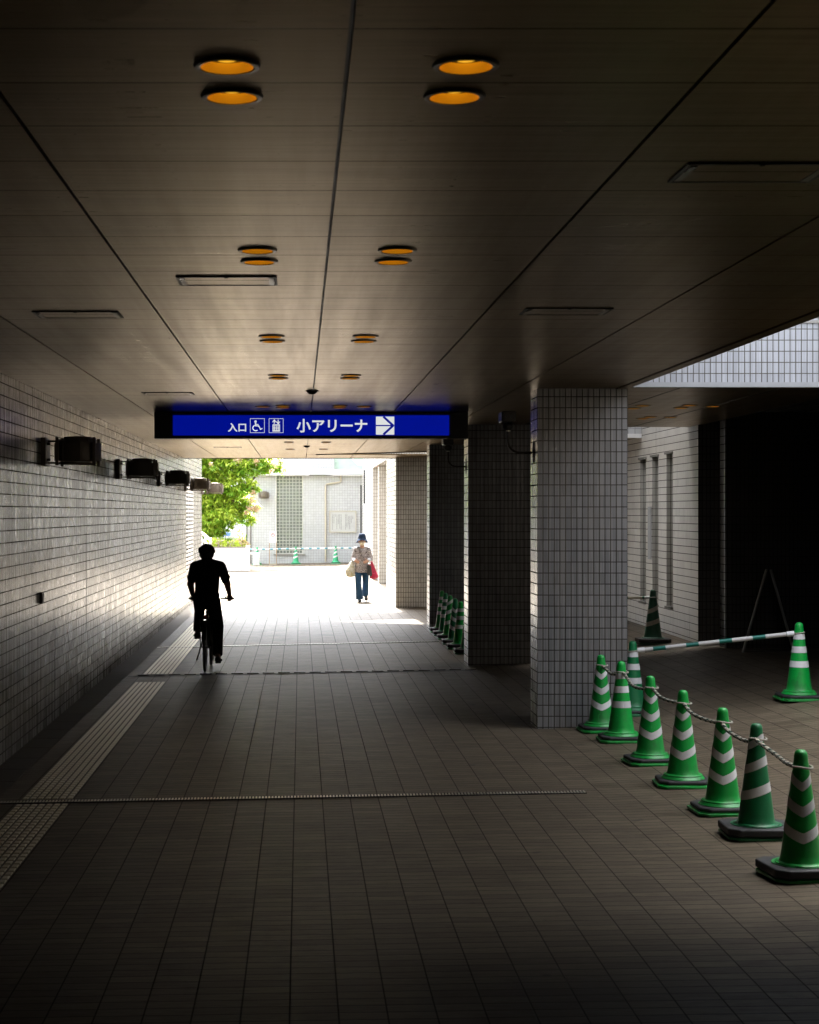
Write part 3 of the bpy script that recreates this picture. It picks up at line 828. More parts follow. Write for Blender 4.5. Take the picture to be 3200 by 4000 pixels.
stroke(mb,[(303+29*math.cos(a), 208+27*math.sin(a)) for a in [R(200+d) if False else R(-110-d) for d in range(0,200,14)]],8,y0-.0015)
mb.build('wheelchair_symbol', M['sign_white'], sg)
mb = MB(); frame(mb,433,577,113,256,4,y0)
for cx, up in ((487,1),(525,-1)):
    if up > 0: stroke(mb,[(cx,164),(cx,132)],9,y0); stroke(mb,[(cx-16,148),(cx,128),(cx+16,148)],9,y0-.0005)
    else: stroke(mb,[(cx,128),(cx,160)],9,y0); stroke(mb,[(cx-16,146),(cx,166),(cx+16,146)],9,y0-.0005)
rect(mb,469,543,172,243,y0)
lift = mb.build('lift_symbol', M['sign_white'], sg)
mb = MB(); rect(mb,478,535,184,230,y0-.0035,.002); mb.build('lift_cabin', M['sign_blue'], lift)
mb = MB()
for cx in (487,506,525):
    disc(mb,(cx,192),6,y0-.006); rect(mb,cx-7,cx+7,199,216,y0-.006,.002); rect(mb,cx-5,cx+5,216.1,230,y0-.006,.002)
mb.build('lift_passengers', M['sign_white'], lift)
mb = MB(); rect(mb,1494,1675,95,274,y0); ar = mb.build('arrow_plate', M['sign_white'], sg)
mb = MB(); stroke(mb,[(1496,184),(1660,184)],13,y0-.0035,.002); stroke(mb,[(1572,100),(1664,184)],22,y0-.0036,.0022); stroke(mb,[(1664,184),(1572,269)],22,y0-.0037,.0024)
mb.build('arrow', M['sign_blue'], ar)

# ------------------------------------------------------------------ wall lanterns
def make_lantern(label):
    t = thing('wall_lantern', label, 'wall lamp', (0,0,0), group='drum shaped wall lanterns')
    B = lambda mb, n, m='lamp_metal', p=t, **k: mb.build(n, M[m], p, world=False, **k)
    mb = MB(); mb.box(0,.045,-.15,.15,-.128,.128); pl = B(mb, 'mounting_plate', 'lamp_metal', bevel=.004)
    mb = MB()
    for z in (.072, -.072): mb.tube([(.045,-.05,z),(.075,-.05,z)], .012, 8)
    B(mb, 'fixing_knob', 'black', pl)
    for z in (.098, -.10):
        mb = MB(); mb.bar((.045,0,z),(.30,0,z),.03,.018); B(mb, 'arm', 'lamp_metal')
    C = (.32,0,0)
    mb = MB(); n = 32
    mb.lathe([(.205,-.083),(.207,-.078),(.207,.078),(.205,.083),(.13,.083)], C, n, cap=False)
    mb.lathe([(.205,-.083),(.195,-.083),(.195,.07),(.13,.07)], C, n, cap=False)
    sh = B(mb, 'shade', smooth=True)
    mb = MB()
    for k in range(8):
        a = k*PI/4 + .2; mb = MB(); mb.bar((C[0]+.208*math.cos(a), .208*math.sin(a), -.082),(C[0]+.208*math.cos(a), .208*math.sin(a), .082),.012,.012)
        B(mb, 'rib', 'lamp_metal', sh)
    mb = MB(); mb.lathe([(.13,.083),(.13,.128),(.125,.138),(.02,.146),(.001,.146)], C, n, cap=False); B(mb, 'cap', smooth=True)
    mb = MB(); mb.lathe([(.175,-.115),(.175,-.098),(.15,-.098),(.15,-.115),(.175,-.115)], C, n, cap=False); B(mb, 'base_ring', smooth=True)
    mb = MB(); mb.lathe([(.001,-.09),(.14,-.09)], C, n, cap=False); B(mb, 'diffuser', 'frost')
    for k in range(4):
        a = PI/4 + k*PI/2; px, py = C[0]+.225*math.cos(a), .225*math.sin(a)
        px, py = C[0]+.168*(1 if math.cos(a)>0 else -1), .168*(1 if math.sin(a)>0 else -1)
        mb = MB(); mb.box(px-.014,px+.014,py-.014,py+.014,-.127,.128); mb.bar((px,py,.105),(C[0]+.1*(1 if math.cos(a)>0 else -1),.06*(1 if math.sin(a)>0 else -1),.105),.015,.012)
        B(mb, 'post')
    return t
M['frost'] = plain('frosted_glass', (.5,.47,.4), .4)
LAMPS = [(15.65,'first and largest'), (22.0,'second from the camera'), (28.3,'third, at the edge of the daylight'),
         (34.75,'fourth from the camera, lit by daylight'), (40.62,'fifth, in front of the tree')]
pl = make_lantern('dark drum lantern on the long tiled wall, first and largest'); pl.location = (-2.36,15.65,2.475)
for y, s in LAMPS[1:]:
    dup(pl, (-2.36,y,2.475), label='drum lantern on the long tiled wall, %s' % s)

# ------------------------------------------------------------------ cones
def cone_r(z): return .108 - (z-.075)*(.108-.035)/(.615-.075)
def make_cone(label, mat, style, n_bands=3, weight=1, H=.66, band='band', face=0.0, loc=(0,0,0), rz=0, group='green traffic cones'):
    t = thing('traffic_cone', label, 'cone', loc, rz, group)
    s = H/.66
    mb = MB()
    mb.lathe([(.132,.066),(.134,.074),(.126,.080),(.112,.080),(.108,.085)] + [(cone_r(z),z) for z in (.12,.2,.3,.4,.5,.58)] +
             [(.037,.60),(.035,.63),(.031,.647),(.022,.657),(.008,.66)], (0,0,0), 40)
    for v in mb.v: v *= s
    body = mb.build('body', mat, t, smooth=True, world=False, ang=50)
    def octo(h, c): return [(-h+c,-h),(h-c,-h),(h,-h+c),(h,h-c),(h-c,h),(-h+c,h),(-h,h-c),(-h,-h+c)]
    mb = MB(); mb.prism([(a*s,b_*s) for a,b_ in octo(.192,.05)], .0, .016*s); mb.prism([(a*s,b_*s) for a,b_ in octo(.178,.05)], .016*s, .022*s)
    mb.build('base_plate', mat, t, world=False, bevel=.004)
    if weight:
        wt = .025 if weight == 1 else .045; wh = .178 if weight == 1 else .196
        mb = MB(); mb.prism([(a*s,b_*s) for a,b_ in octo(wh,.055)], .0225*s, (.0225+wt)*s); mb.build('rubber_weight', M['rubber'], t, world=False, bevel=.01)
        mb = MB(); mb.lathe([(.15,.0225+wt),(.15,.0265+wt),(.132,.070),(.12,.070)], (0,0,0), 32, cap=False)
        for v in mb.v: v *= s
        mb.build('flange', mat, t, smooth=True, world=False)
    for zc in {'v': (.488,.36,.225), 's': (.555,.42,.265), 'h': (.54,.43,.306)}[style][(3-n_bands):]:
        mb = MB(); n = 56; hw = .027 if zc < .45 else .023; vs = []
        for k in range(n):
            th = 2*PI*k/n; d = (th - (-PI/2) - face + PI) % (2*PI) - PI
            ad = abs(d); ad = ad if ad <= PI/2 else PI - ad
            if style == 'v': dz = -.016 + .058*ad/(PI/2)
            elif style == 's': dz = .03*math.sin(d)
            else: dz = 0
            if style == 'v' : hw2 = hw
            else: hw2 = hw
            for zz in (zc+dz-hw2, zc+dz+hw2):
                zz = min(max(zz, .09), .6); r = cone_r(zz) + .0018
                vs.append((r*s*math.cos(th), r*s*math.sin(th), zz*s))
        mb.add(vs, [(2*k, 2*((k+1)%n), 2*((k+1)%n)+1, 2*k+1) for k in range(n)])
        mb.build('reflective_band', M[band], body, smooth=True, world=False)
    return t

def cone_at(px, Y, *a, **k):
    X = (px - CX)/F*Y
    rz = k.pop('rz', 0.0)
    return make_cone(*a, loc=(X, Y, fz(X)+.001), rz=rz, **k)
ROW = [
 (2348,14.86,'cone_green','v',1,'green cone with white chevrons touching the white pillar, farthest of the roped row'),
 (2427,14.2,'cone_green','h',1,'green cone with level white bands, second of the roped row from the pillar'),
 (2541,12.95,'cone_green','v',1,'green cone with white chevrons, third of the roped row from the pillar'),
 (2668,11.9,'cone_green','v',1,'green cone with white chevrons in the middle of the roped row'),
 (2823,10.83,'cone_green','v',1,'green cone with white chevrons, just behind the slanted banded cone'),
 (2955,10.03,'cone_dark','s',2,'dark green cone with slanting white bands in the roped row'),
 (3129,8.93,'cone_green','v',2,'green cone on a thick black weight, nearest the camera at the lower right')]
cones = []
for i, (px, Y, m, st, w, lab) in enumerate(ROW):
    cones.append(cone_at(px, Y, lab, M[m], st, weight=w, face=(px-CX)/F*-.9, rz=(.05,-.04,.08,-.06,.03,-.03,.1)[i], group='green cones joined by a rope'))
bl = cone_at(2472, 15.8, 'dark green cone with level bands holding the left end of the striped bar', M['cone_dark'], 'h', H=.68)
br_ = cone_at(3122, 15.55, 'bright green cone holding the right end of the striped bar', M['cone_green'], 'h', H=.70)
bk = cone_at(2551, 22.1, 'dark worn cone on a heavy black base by the slit window wall', plain('old_green_plastic', (.004,.06,.028), .5, var=.3), 's', n_bands=2, weight=2, H=.70, band='band_worn')
for i, (px, Y, st, lab) in enumerate([(1727,27.3,'h','farthest and dimmest'), (1741,26.55,'h','second from the far end'), (1759,25.8,'s','third, with slanting bands'),
                      (1779,24.85,'v','fourth, with chevron bands'), (1800,24.0,'h','fifth, partly behind the black pillar'), (1830,23.15,'h','last, almost hidden by the black pillar')]):
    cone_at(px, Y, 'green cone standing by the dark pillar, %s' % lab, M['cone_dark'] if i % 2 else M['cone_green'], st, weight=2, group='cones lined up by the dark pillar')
FY = 64.3
farc = []
for px, lab in ((1004.8,'left one, behind the grey cabinet'), (1156,'middle one, before the glass block window'), (1311.7,'right one, beside the drainpipe')):
    X = (px-CX)/F*FY
    farc.append(make_cone('small distant green cone by the back wall, %s' % lab, M['cone_far'], 's', 3, 1, .66, loc=(X,FY,fz(X)+.001), group='cones by the back wall'))

# bars between cones
def bar_thing(p, q, label, mat, r=.017, ends=True, group=None):
    p = Vector(p); q = Vector(q); d = q - p; L = d.length
    t = thing('cone_bar', label, 'barrier bar', p, 0, group)
    t.rotation_euler = d.to_track_quat('X', 'Z').to_euler()
    mb = MB(); mb.tube([(.075,0,0),(L-.075,0,0)], r, 14); mb.build('pole', mat, t, smooth=True, world=False)
    for s, x in ((1, .0), (-1, L)):
        mb = MB(); mb.tube([(x+s*.045,0,0),(x+s*.11,0,0)], r*1.22, 12); c = mb.build('end_cap', M['white_paint'], t, smooth=True, world=False)
        mb = MB(); mb.tube([(x+.047*math.cos(a),.047*math.sin(a),0) for a in [2*PI*k/24 for k in range(24)]], .006, 8, closed=True)
        mb.build('end_ring', M['cord'], c, smooth=True, world=False)
    return t
zl = .575
bar_thing(bl.location + Vector((0,0,.585)), br_.location + Vector((0,0,.605)), 'green and white striped bar linking two cones beside the pillar', M['bar_green'], .02)
bar_thing(bk.location + Vector((-1.25,.9,.52)), bk.location + Vector((0,0,.60)), 'worn green striped bar reaching behind the pillar from the dark cone', M['bar_worn'])
fz_ = Vector((0,0,.575))
bar_thing(farc[0].location + fz_ + Vector((-.45,.25,0)), farc[0].location + fz_, 'blue and white striped bar at the planter end of the back wall', M['bar_blue'], .025, group='blue striped bars by the back wall')
bar_thing(farc[0].location + fz_, farc[1].location + fz_, 'blue and white striped bar crossing in front of the no entry board', M['bar_blue'], .025, group='blue striped bars by the back wall')
bar_thing(farc[1].location + fz_, farc[2].location + fz_, 'blue and white striped bar between the middle and right far cones', M['bar_blue'], .025, group='blue striped bars by the back wall')
bar_thing(farc[2].location + fz_, farc[2].location + fz_ + Vector((1.0,.15,0)), 'blue and white striped bar behind the walking woman', M['bar_blue'], .025, group='blue striped bars by the back wall')

# rope through the front row and through the pillar row
def rope(pts_list, label, sag):
    t = thing('striped_rope', label, 'rope', pts_list[0])
    for i, (p, q) in enumerate(zip(pts_list[:-1], pts_list[1:])):
        p = Vector(p); q = Vector(q); n = 30; pts = []
        for k in range(n+1):
            u = k/n; c = p.lerp(q, u); c.z -= sag*(1 + .3*math.sin(i*2.1))*4*u*(1-u); c.x += .012*math.sin(u*7+i); pts.append(c)
        mb = MB(); mb.tube(pts, .0125, 10)
        o = mb.build('rope_span', M['rope'], t, smooth=True)
        at = o.data.attributes.new('rope', 'FLOAT_VECTOR', 'POINT')
        L = (q-p).length
        at.data.foreach_set('vector', [c for k in range(n+1) for j in range(10) for c in (k/n*L, j/10.0, 0)])
    for p in pts_list:
        mb = MB(); mb.tube([Vector(p)+Vector((.05*math.cos(a)+.004,.05*math.sin(a)-.004,.004*math.sin(2*a))) for a in [2*PI*k/24 for k in range(24)]], .006, 8, closed=True)
        mb.build('cord_loop', M['cord'], t, smooth=True)
rope([c.location + Vector((.0,-.012,.572)) for c in cones], 'green and cream striped rope tied along the front row of cones', .045)

# ------------------------------------------------------------------ a-frame sign in the dark recess
zf_ = fz(5.4)
t = thing('folding_sign_stand', 'grey metal folding stand seen edge on against the shade-dark wall', 'sign stand', (5.54,20.2,zf_))
zf = fz(5.4)
def AF(mb, p, q): mb.tube([p, q], .014, 8)
for s in (-1, 1):
    mb = MB()
    for yy in (20.0, 20.42):
        AF(mb, (5.54+s*.29, yy, zf), (5.54+s*.025, yy, zf+.97))
    AF(mb, (5.54+s*.29, 20.0, zf+.01), (5.54+s*.29, 20.42, zf+.01)); AF(mb, (5.54+s*.03, 20.0, zf+.95), (5.54+s*.03, 20.42, zf+.95))
    mb.build('leg_frame', plain('stand_metal', (.25,.25,.24), .4, .5), t, smooth=True)
    mb = MB(); mb.add([(5.54+s*.26,20.02,zf+.12),(5.54+s*.26,20.4,zf+.12),(5.54+s*.04,20.4,zf+.9),(5.54+s*.04,20.02,zf+.9),
                       (5.54+s*.252,20.02,zf+.12),(5.54+s*.252,20.4,zf+.12),(5.54+s*.032,20.4,zf+.9),(5.54+s*.032,20.02,zf+.9)],
                      [(0,1,2,3),(7,6,5,4),(0,4,5,1),(1,5,6,2),(2,6,7,3),(3,7,4,0)])
    mb.build('board', M['metal_dark'], t)
mb = MB(); mb.bar((5.26,20.0,zf+.02),(5.82,20.0,zf+.02),.012); mb.build('spreader', M['metal_dark'], t)
t.rotation_euler = (0,0,R(-15.3))

# ------------------------------------------------------------------ back building
BY = 65.3
bb = thing('back_building', 'pale tiled building facing the passage, with a glass block window', 'building', (0,BY,0))
def bx(mb, a, b_, c, d, y0_, y1_):   # box from photo pixels at distance y0_
    p = W(a, d, y0_); q = W(b_, c, y0_); mb.box(p.x, q.x, y0_, y1_, p.z, q.z)
xl = W(966,2000,BY).x
gx0, gx1 = W(1077,0,BY).x, W(1185,0,BY).x; gz0, gz1 = W(0,2164,BY).z, W(0,1857,BY).z
mb = MB(); mb.box(xl, gx0, BY, BY+10, -.15, gz1); mb.box(gx1, 2.7, BY, BY+10, -.15, gz1); mb.box(gx0, gx1, BY, BY+10, -.15, gz0)
mb.build('lower_wall', M['tile_far'], bb)
mb = MB(); mb.box(xl, 1.3, BY+.3, BY+10, gz1+.12, 7.5); mb.build('upper_wall', M['tile_far'], bb)
mb = MB(); mb.box(xl-.05, W(1208,0,BY).x, BY-.3, BY+.3, gz1, gz1+.11); mb.build('ledge', M['white_paint'], bb)
mb = MB(); mb.box(W(1208,0,BY).x+.005, 2.7, BY-.3, BY+.6, gz1+.02, gz1+.24); mb.build('grey_fascia', M['grey_paint'], bb)
mb = MB(); mb.box(1.305, 3.2, BY+.6, BY+9, gz1+.25, 6.5); mb.build('green_panel', M['green_panel'], bb)
mb = MB(); mb.bar((W(1376,0,BY).x, BY+.58, W(0,1790,BY).z+.05),(W(1397,0,BY).x, BY+.58, W(0,1812,BY).z),.12,.06); mb.bar((W(1397,0,BY).x, BY+.58, W(0,1812,BY).z),(W(1420,0,BY).x, BY+.58, W(0,1812,BY).z),.06,.10); mb.build('panel_trim', M['white_paint'], bb)
# glass blocks
gw = MB(); gf = MB()
nbx, nby = 8, 24
dx = (gx1-gx0-.06)/nbx; dz = (gz1-gz0-.04)/nby
gf.box(gx0+.002, gx1-.002, BY+.09, BY+.16, gz0+.002, gz1-.002)
for s in (gx0+.002, gx1-.03): gf.box(s, s+.028, BY-.02, BY+.09, gz0+.001, gz1-.002)
for i in range(nbx):
    for j in range(nby):
        x_ = gx0+.03+i*dx; z_ = gz0+.02+j*dz
        gw.box(x_+.016, x_+dx-.016, BY+.05, BY+.089, z_+.016, z_+dz-.016)
win = gf.build('block_window_frame', plain('mortar_grid', (.62,.62,.58), .6), bb)
gw.build('glass_blocks', plain('glass_block', (.13,.15,.135), .15, var=.25, scale=9), win)
mb = MB(); mb.box(gx0-.08, gx1+.08, BY-.06, BY+.0, gz0-.05, gz0); mb.build('sill', M['concrete'], win)
mb = MB()
P_ = [W(*p, BY-.06) for p in ((1332,1858),(1332,1879),(1328,1883),(1276,1891),(1272,1896),(1272,2195))]
mb.tube(P_, .035, 10); mb.build('drainpipe', M['beige_pipe'], bb, smooth=True)
mb = MB(); mb.tube([W(979,2030,BY-.05), W(979,2200,BY-.05)], .025, 8); mb.build('corner_pipe', plain('grey_pipe',(.12,.11,.10),.5), bb, smooth=True)
mb = MB(); mb.box(xl-.04, xl, BY-.02, BY+.1, -.1, gz1); mb.build('corner_trim', M['metal_dark'], bb)
# lantern on that wall (faces the camera)
pc = W(1032,1934,BY)
dup(pl, (pc.x, BY, pc.z), rz=-PI/2, label='drum lantern on the back building left of the glass block window')
# notice board
nbz0, nbz1 = W(0,2080,BY).z, W(0,1995,BY).z; nbx0, nbx1 = W(1287,0,BY).x, W(1392,0,BY).x
t = thing('notice_board', 'white framed notice board on the back wall, right of the drainpipe', 'notice board', ((nbx0+nbx1)/2,BY,nbz0))
mb = MB(); mb.box(nbx0, nbx1, BY-.04, BY-.001, nbz0, nbz1); mb.build('board', plain('board_paper', (.42,.42,.41), .6), t)
mb = MB()
for a in ((nbx0,nbx0+.03,nbz0,nbz1),(nbx1-.03,nbx1,nbz0,nbz1),(nbx0+.03,nbx1-.03,nbz0,nbz0+.03),(nbx0+.03,nbx1-.03,nbz1-.03,nbz1)): mb.box(a[0],a[1],BY-.06,BY-.041,a[2],a[3])
mb.build('frame', M['beige_pipe'], t)
mb = MB(); rnd = random.Random(3)
for k in range(15):
    if k in (7, 8): continue
    x_ = nbx0+.12+k*.055; z_ = nbz1-.14 - (0.06 if k > 10 else 0.0)
    zend = nbz0+.12+rnd.random()*.25*(k%3)
    while z_ > zend:
        h = .012+.012*rnd.random(); mb.box(x_-.008-.004*rnd.random(), x_+.008+.004*rnd.random(), BY-.043, BY-.0405, z_-h, z_); z_ -= h+.012
mb.build('faded_text', plain('faded_ink',(.12,.12,.12),.7), t)
# no entry board on posts
t = thing('prohibition_sign', 'small white board with a red ring symbol standing by the glass block window', 'sign', W(1066,2198,64.0))
YS = 64.0
p0, p1 = W(1052,2120,YS), W(1081,2076,YS)
mb = MB(); mb.box(p0.x,p1.x,YS-.015,YS,p0.z,p1.z); mb.build('board', M['white_paint'], t, bevel=.004)
mb = MB(); c = W(1066,2090,YS)
mb.tube([(c.x+.06*math.cos(a), YS-.018, c.z+.06*math.sin(a)) for a in [2*PI*k/24 for k in range(24)]], .011, 6, closed=True)
mb.build('red_ring', plain('sign_red',(.5,.02,.03),.5), t)
mb = MB(); mb.box(c.x-.03,c.x+.03,YS-.019,YS-.0155,c.z-.008,c.z+.02); mb.build('blue_symbol', M['blue_far'], t)
mb = MB()
for k in range(3): mb.box(p0.x+.05,p1.x-.05,YS-.018,YS-.0155,p0.z+.06+k*.05,p0.z+.072+k*.05)
mb.build('faded_text', plain('faded_ink2',(.5,.5,.5),.7), t)
for x_ in (p0.x+.01, p1.x-.01):
    mb = MB(); mb.box(x_-.012,x_+.012,YS+.001,YS+.025,fz(x_),p1.z-.05); mb.build('post', plain('rusty_post',(.35,.22,.13),.6), t)
mb = MB(); mb.box(p0.x,p1.x,YS-.06,YS+.08,fz(-1)+.0,fz(-1)+.03); mb.build('foot', M['beige_pipe'], t)
# grey cabinet
t = thing('utility_cabinet', 'low grey cabinet with a white pipe on top, beside the planter', 'cabinet', W(1001,2202,63.4))
p0, p1 = W(989,2202,63.4), W(1014,2169,63.4)
mb = MB(); mb.box(p0.x,p1.x,63.4,63.7,fz(-1.5),p1.z); mb.build('body', M['white_paint'], t, bevel=.01)
mb = MB(); mb.box(p0.x+.03,p1.x-.03,63.39,63.4,fz(-1.5)+.05,p1.z-.04); mb.build('door', M['grey_paint'], t)
mb = MB(); mb.tube([(p0.x-.12,63.5,p1.z+.06),(p1.x,63.5,p1.z+.06)], .03, 8); mb.bar((p0.x+.1,63.5,p1.z),(p0.x+.1,63.5,p1.z+.06),.03); mb.build('pipe', M['white_paint'], t)

# ------------------------------------------------------------------ planter, rail, plants, tree
PY = 57.5
t = thing('tiled_planter', 'raised white tiled flower bed at the end of the long wall', 'planter', (-3.5,PY,fz(-3)))
px1 = W(960,0,PY).x
mb = MB(); mb.box(-9, px1, PY, PY+.25, -.1, .715); mb.box(px1-.25, px1, PY+.25, 61.5, -.1, .715); mb.box(-9, px1, 61.5, 61.7, -.1, .715); mb.build('tiled_side', tile_mat('planter_tile',(.62,.62,.62),(.58,.58,.58),(.3,.29,.27),bw=.1,rh=.1,streak=.1), t)
mb = MB(); mb.box(-9, px1-.02, PY-.02, PY+.28, .716, .745); mb.build('coping', M['concrete'], t)
mb = MB(); mb.box(px1+.002, W(976,0,PY).x, PY-.02, PY+.3, -.1, .80); mb.build('end_post', M['white_paint'], t)
mb = MB(); mb.box(-8.98, px1-.26, PY+.26, 61.49, .3, .66); mb.build('soil', M['soil'], t)
t = thing('stair_handrail', 'white tubular handrail sloping down beyond the end of the long wall', 'handrail', W(827,2170,52))
mb = MB(); mb.tube([W(770,2068,52),W(806,2096,52),W(818,2107,52),W(827,2106,52)], .045, 8); mb.build('rail', M['white_paint'], t, smooth=True)
mb = MB(); mb.tube([W(770,2095,52),W(812,2126,52)], .03, 8); mb.build('lower_rail', M['white_paint'], t, smooth=True)
for pxx, a in ((822,2108),(803,2096),(785,2082)):
    mb = MB(); p = W(pxx,a,52); mb.tube([p,(p.x,p.y,fz(-3))], .035, 8); mb.build('post', M['white_paint'], t, smooth=True)

def leaf(mb, c, d, L, w, up):
    d = d.normalized(); s = d.cross(up)
    if s.length < 1e-3: s = Vector((1,0,0))
    s.normalize(); n = s.cross(d)
    mb.add([c, c+d*L*.45+s*w-n*w*.25, c+d*L-n*L*.12, c+d*L*.45-s*w-n*w*.25, c+d*L*.45], [(0,1,4),(1,2,4),(2,3,4),(3,0,4)])
rt = random.Random(11)
def rv(): return Vector((rt.gauss(0,1), rt.gauss(0,1), rt.gauss(0,1))).normalized()
tb = W(820,2130,59.6)
tree = thing('flowering_tree', 'bushy bright green tree with pale blossom clusters rising behind the planter', 'tree', (tb.x,59.6,.66))
CL = [(820,1830,75),(900,1810,70),(960,1815,55),(1030,1808,48),(1085,1815,34),(840,1900,70),(920,1890,58),(975,1895,34),(1006,1905,14),(830,1970,70),(900,1960,60),(955,1955,42),
      (995,1975,24),(830,2030,55),(890,2020,50),(950,2015,36),(985,2028,18),(835,2065,36),(795,2060,36),(858,2080,22),(800,2010,60),(850,1990,60),(885,1965,60),(845,2050,45),(812,2085,28),(780,1950,80),(780,1860,80),(740,2000,70),
      (860,1735,90),(960,1730,80),(1050,1765,45),(760,1760,90),(700,1900,90)]
crown = MB(); light = MB(); blo = MB()
for (px, py, r) in CL:
    c0 = W(px, py, 59.6 + rt.uniform(-.6,.6)); rr = r/F*59.6
    nc = max(8, int(190*(r/60.0)**2))
    for _ in range(nc):
        d = rv(); d.y *= 1.0
        cc = c0 + d * rr * rt.uniform(.35,1.0)
        top = d.z > .1
        for k in range(7):
            a = 2*PI*k/7 + rt.random()
            dd = Vector((math.cos(a), math.sin(a), rt.uniform(-.9,-.1)))
            leaf(light if (d.z + rt.uniform(-.6,.6)) > .0 else crown, cc + rv()*.04, dd, rt.uniform(.13,.22), rt.uniform(.025,.038), Vector((0,0,1)))  # paler leaves towards the top of each clump
for (px,py,r,n) in [(985,1950,22,26),(1000,1985,18,22),(975,1985,14,12),(960,2002,10,8),(930,1795,20,12),(1000,1800,14,10),(1075,1805,22,16),(1110,1830,12,10),(825,1812,10,6),(1060,1840,12,8),(990,1925,12,10)]:
    c0 = W(px,py,58.7)
    for _ in range(n*6):
        leaf(blo, c0 + rv()*r/F*59*rt.uniform(.2,1), rv(), .07, .022, Vector((0,0,1)))
cr = crown.build('crown', M['leaf'], tree); tag(cr); light.build('pale_leaves', M['leaf_light'], cr); blo.build('blossom', M['blossom'], cr)
mb = MB(); mb.tube([(tb.x-.05,59.6,.6),(tb.x,59.6,1.2),(tb.x+.1,59.6,1.7),(tb.x+.05,59.6,2.6)], [.22,.19,.17,.1], 10)
for e in ((840,1950),(940,1900),(1040,1815),(780,1880),(900,1990)): mb.tube([(tb.x+.05,59.6,1.5), W(e[0],e[1],59.6)], [.09,.03], 7)
mb.build('trunk', M['bark'], tree, smooth=True)

def bush(px, py, r, n, fl, label, flowers, Y=58.3, name='flowering_shrub', leafm='leaf_light', flat=.6):
    c = W(px,py,Y); t = thing(name, label, 'plant', (c.x,Y,.66))
    mb = MB(); fb = MB(); rr = r/F*Y
    for _ in range(n):
        d = rv(); d.z = abs(d.z)
        p = Vector((c.x,Y,.66)) + Vector((d.x*rr, d.y*rr*.7, d.z*rr*2*flat))*rt.uniform(.3,1)
        leaf(mb, p, rv()+Vector((0,0,.5)), .1, .02, Vector((0,1,0)))
    for _ in range(fl):
        d = rv(); d.z = abs(d.z)
        p = Vector((c.x,Y-.05,.68)) + Vector((d.x*rr, d.y*rr*.7, d.z*rr*2*flat))*rt.uniform(.75,1.05)
        for _ in range(4): leaf(fb, p, rv(), .045, .016, Vector((0,0,1)))
    mb.build('foliage', M[leafm], t); 
    if fl: fb.build('petals', M[flowers], t)
bush(840,2140,36,900,70,'low shrub with white flowers at the front of the planter, beneath the tree','white_flower',57.95)
bush(866,2138,32,700,50,'low shrub dotted with pink and white flowers in the middle of the planter','white_flower',57.95)
bush(912,2142,34,600,80,'leafy shrub with a few pale flowers towards the right of the planter','white_flower',57.95,flat=.5)
bush(942,2136,34,300,260,'pinkish orange flowering shrub at the right end of the planter','blossom',58.2,flat=.6)
c = W(880,2130,58.6)
t = thing('daylily_clump', 'clump of long arching yellow green blades in the planter', 'plant', (c.x,58.6,.66))
mb = MB()
for _ in range(220):
    a = rt.random()*2*PI; L = rt.uniform(.55,.9); o = Vector((c.x+rt.gauss(0,.12),58.6+rt.gauss(0,.1),.64)); w = .012
    pts = []
    for k in range(6):
        u = k/5; pts.append(o + Vector((math.cos(a)*L*.75*u**1.3, math.sin(a)*L*.6*u**1.3, L*(1.25*u - .75*u*u))))
    s = Vector((-math.sin(a), math.cos(a), 0)); vs = []
    for k, p in enumerate(pts):
        ww = w*(1-.85*(k/5)**2); vs += [p-s*ww, p+s*ww]
    mb.add(vs, [(2*k,2*k+1,2*k+3,2*k+2) for k in range(5)])
mb.build('blades', M['blade'], t)

# white house beyond the tree
t = thing('white_house', 'white rendered building glimpsed between the tree and the back building', 'building', (-7,84,0))
mb = MB(); mb.box(-14,-2.3,84,92,-.1,9); mb.build('wall', M['white_paint'], t)
mb = MB(); p0, p1 = W(870,2093,83.95), W(902,2080,83.95); mb.box(p0.x,p1.x,83.93,84.0,p0.z,p1.z); mb.build('blue_banner', M['blue_far'], t)
mb = MB(); p0, p1 = W(932,2105,83.95), W(943,2098,83.95); mb.box(p0.x,p1.x,83.93,84.0,p0.z,p1.z); mb.build('small_poster', M['blue_far'], t)
mb = MB(); p0 = W(918,2072,83.95)
for k in range(3): mb.box(p0.x,p0.x+.32,83.95,84.0,p0.z+.1-k*.16,p0.z+.14-k*.16)
mb.build('faded_text', plain('wall_ink',(.45,.45,.46),.8), t)
for px, py, r, lab in ((930,2112,9,'dark potted shrub before the white building'), (962,2118,8,'small flowering pot plant at the corner of the back building')):
    Y = 76; c = W(px,py,Y); t = thing('potted_plant', lab, 'plant', (c.x,Y,fz(-3)))
    mb = MB(); mb.lathe([(.14,0),(.19,.32),(.2,.34),(.17,.34)], (c.x,Y,fz(-3)), 16); mb.build('pot', M['rubber'], t, smooth=True)
    mb = MB()
    for _ in range(140):
        leaf(mb, Vector((c.x,Y,fz(-3)+.34)) + Vector((rt.gauss(0,.14),rt.gauss(0,.14),rt.uniform(0,c.z+.25))), rv(), .12, .03, Vector((0,0,1)))
    mb.build('foliage', M['leaf'], t)

exec_people = True
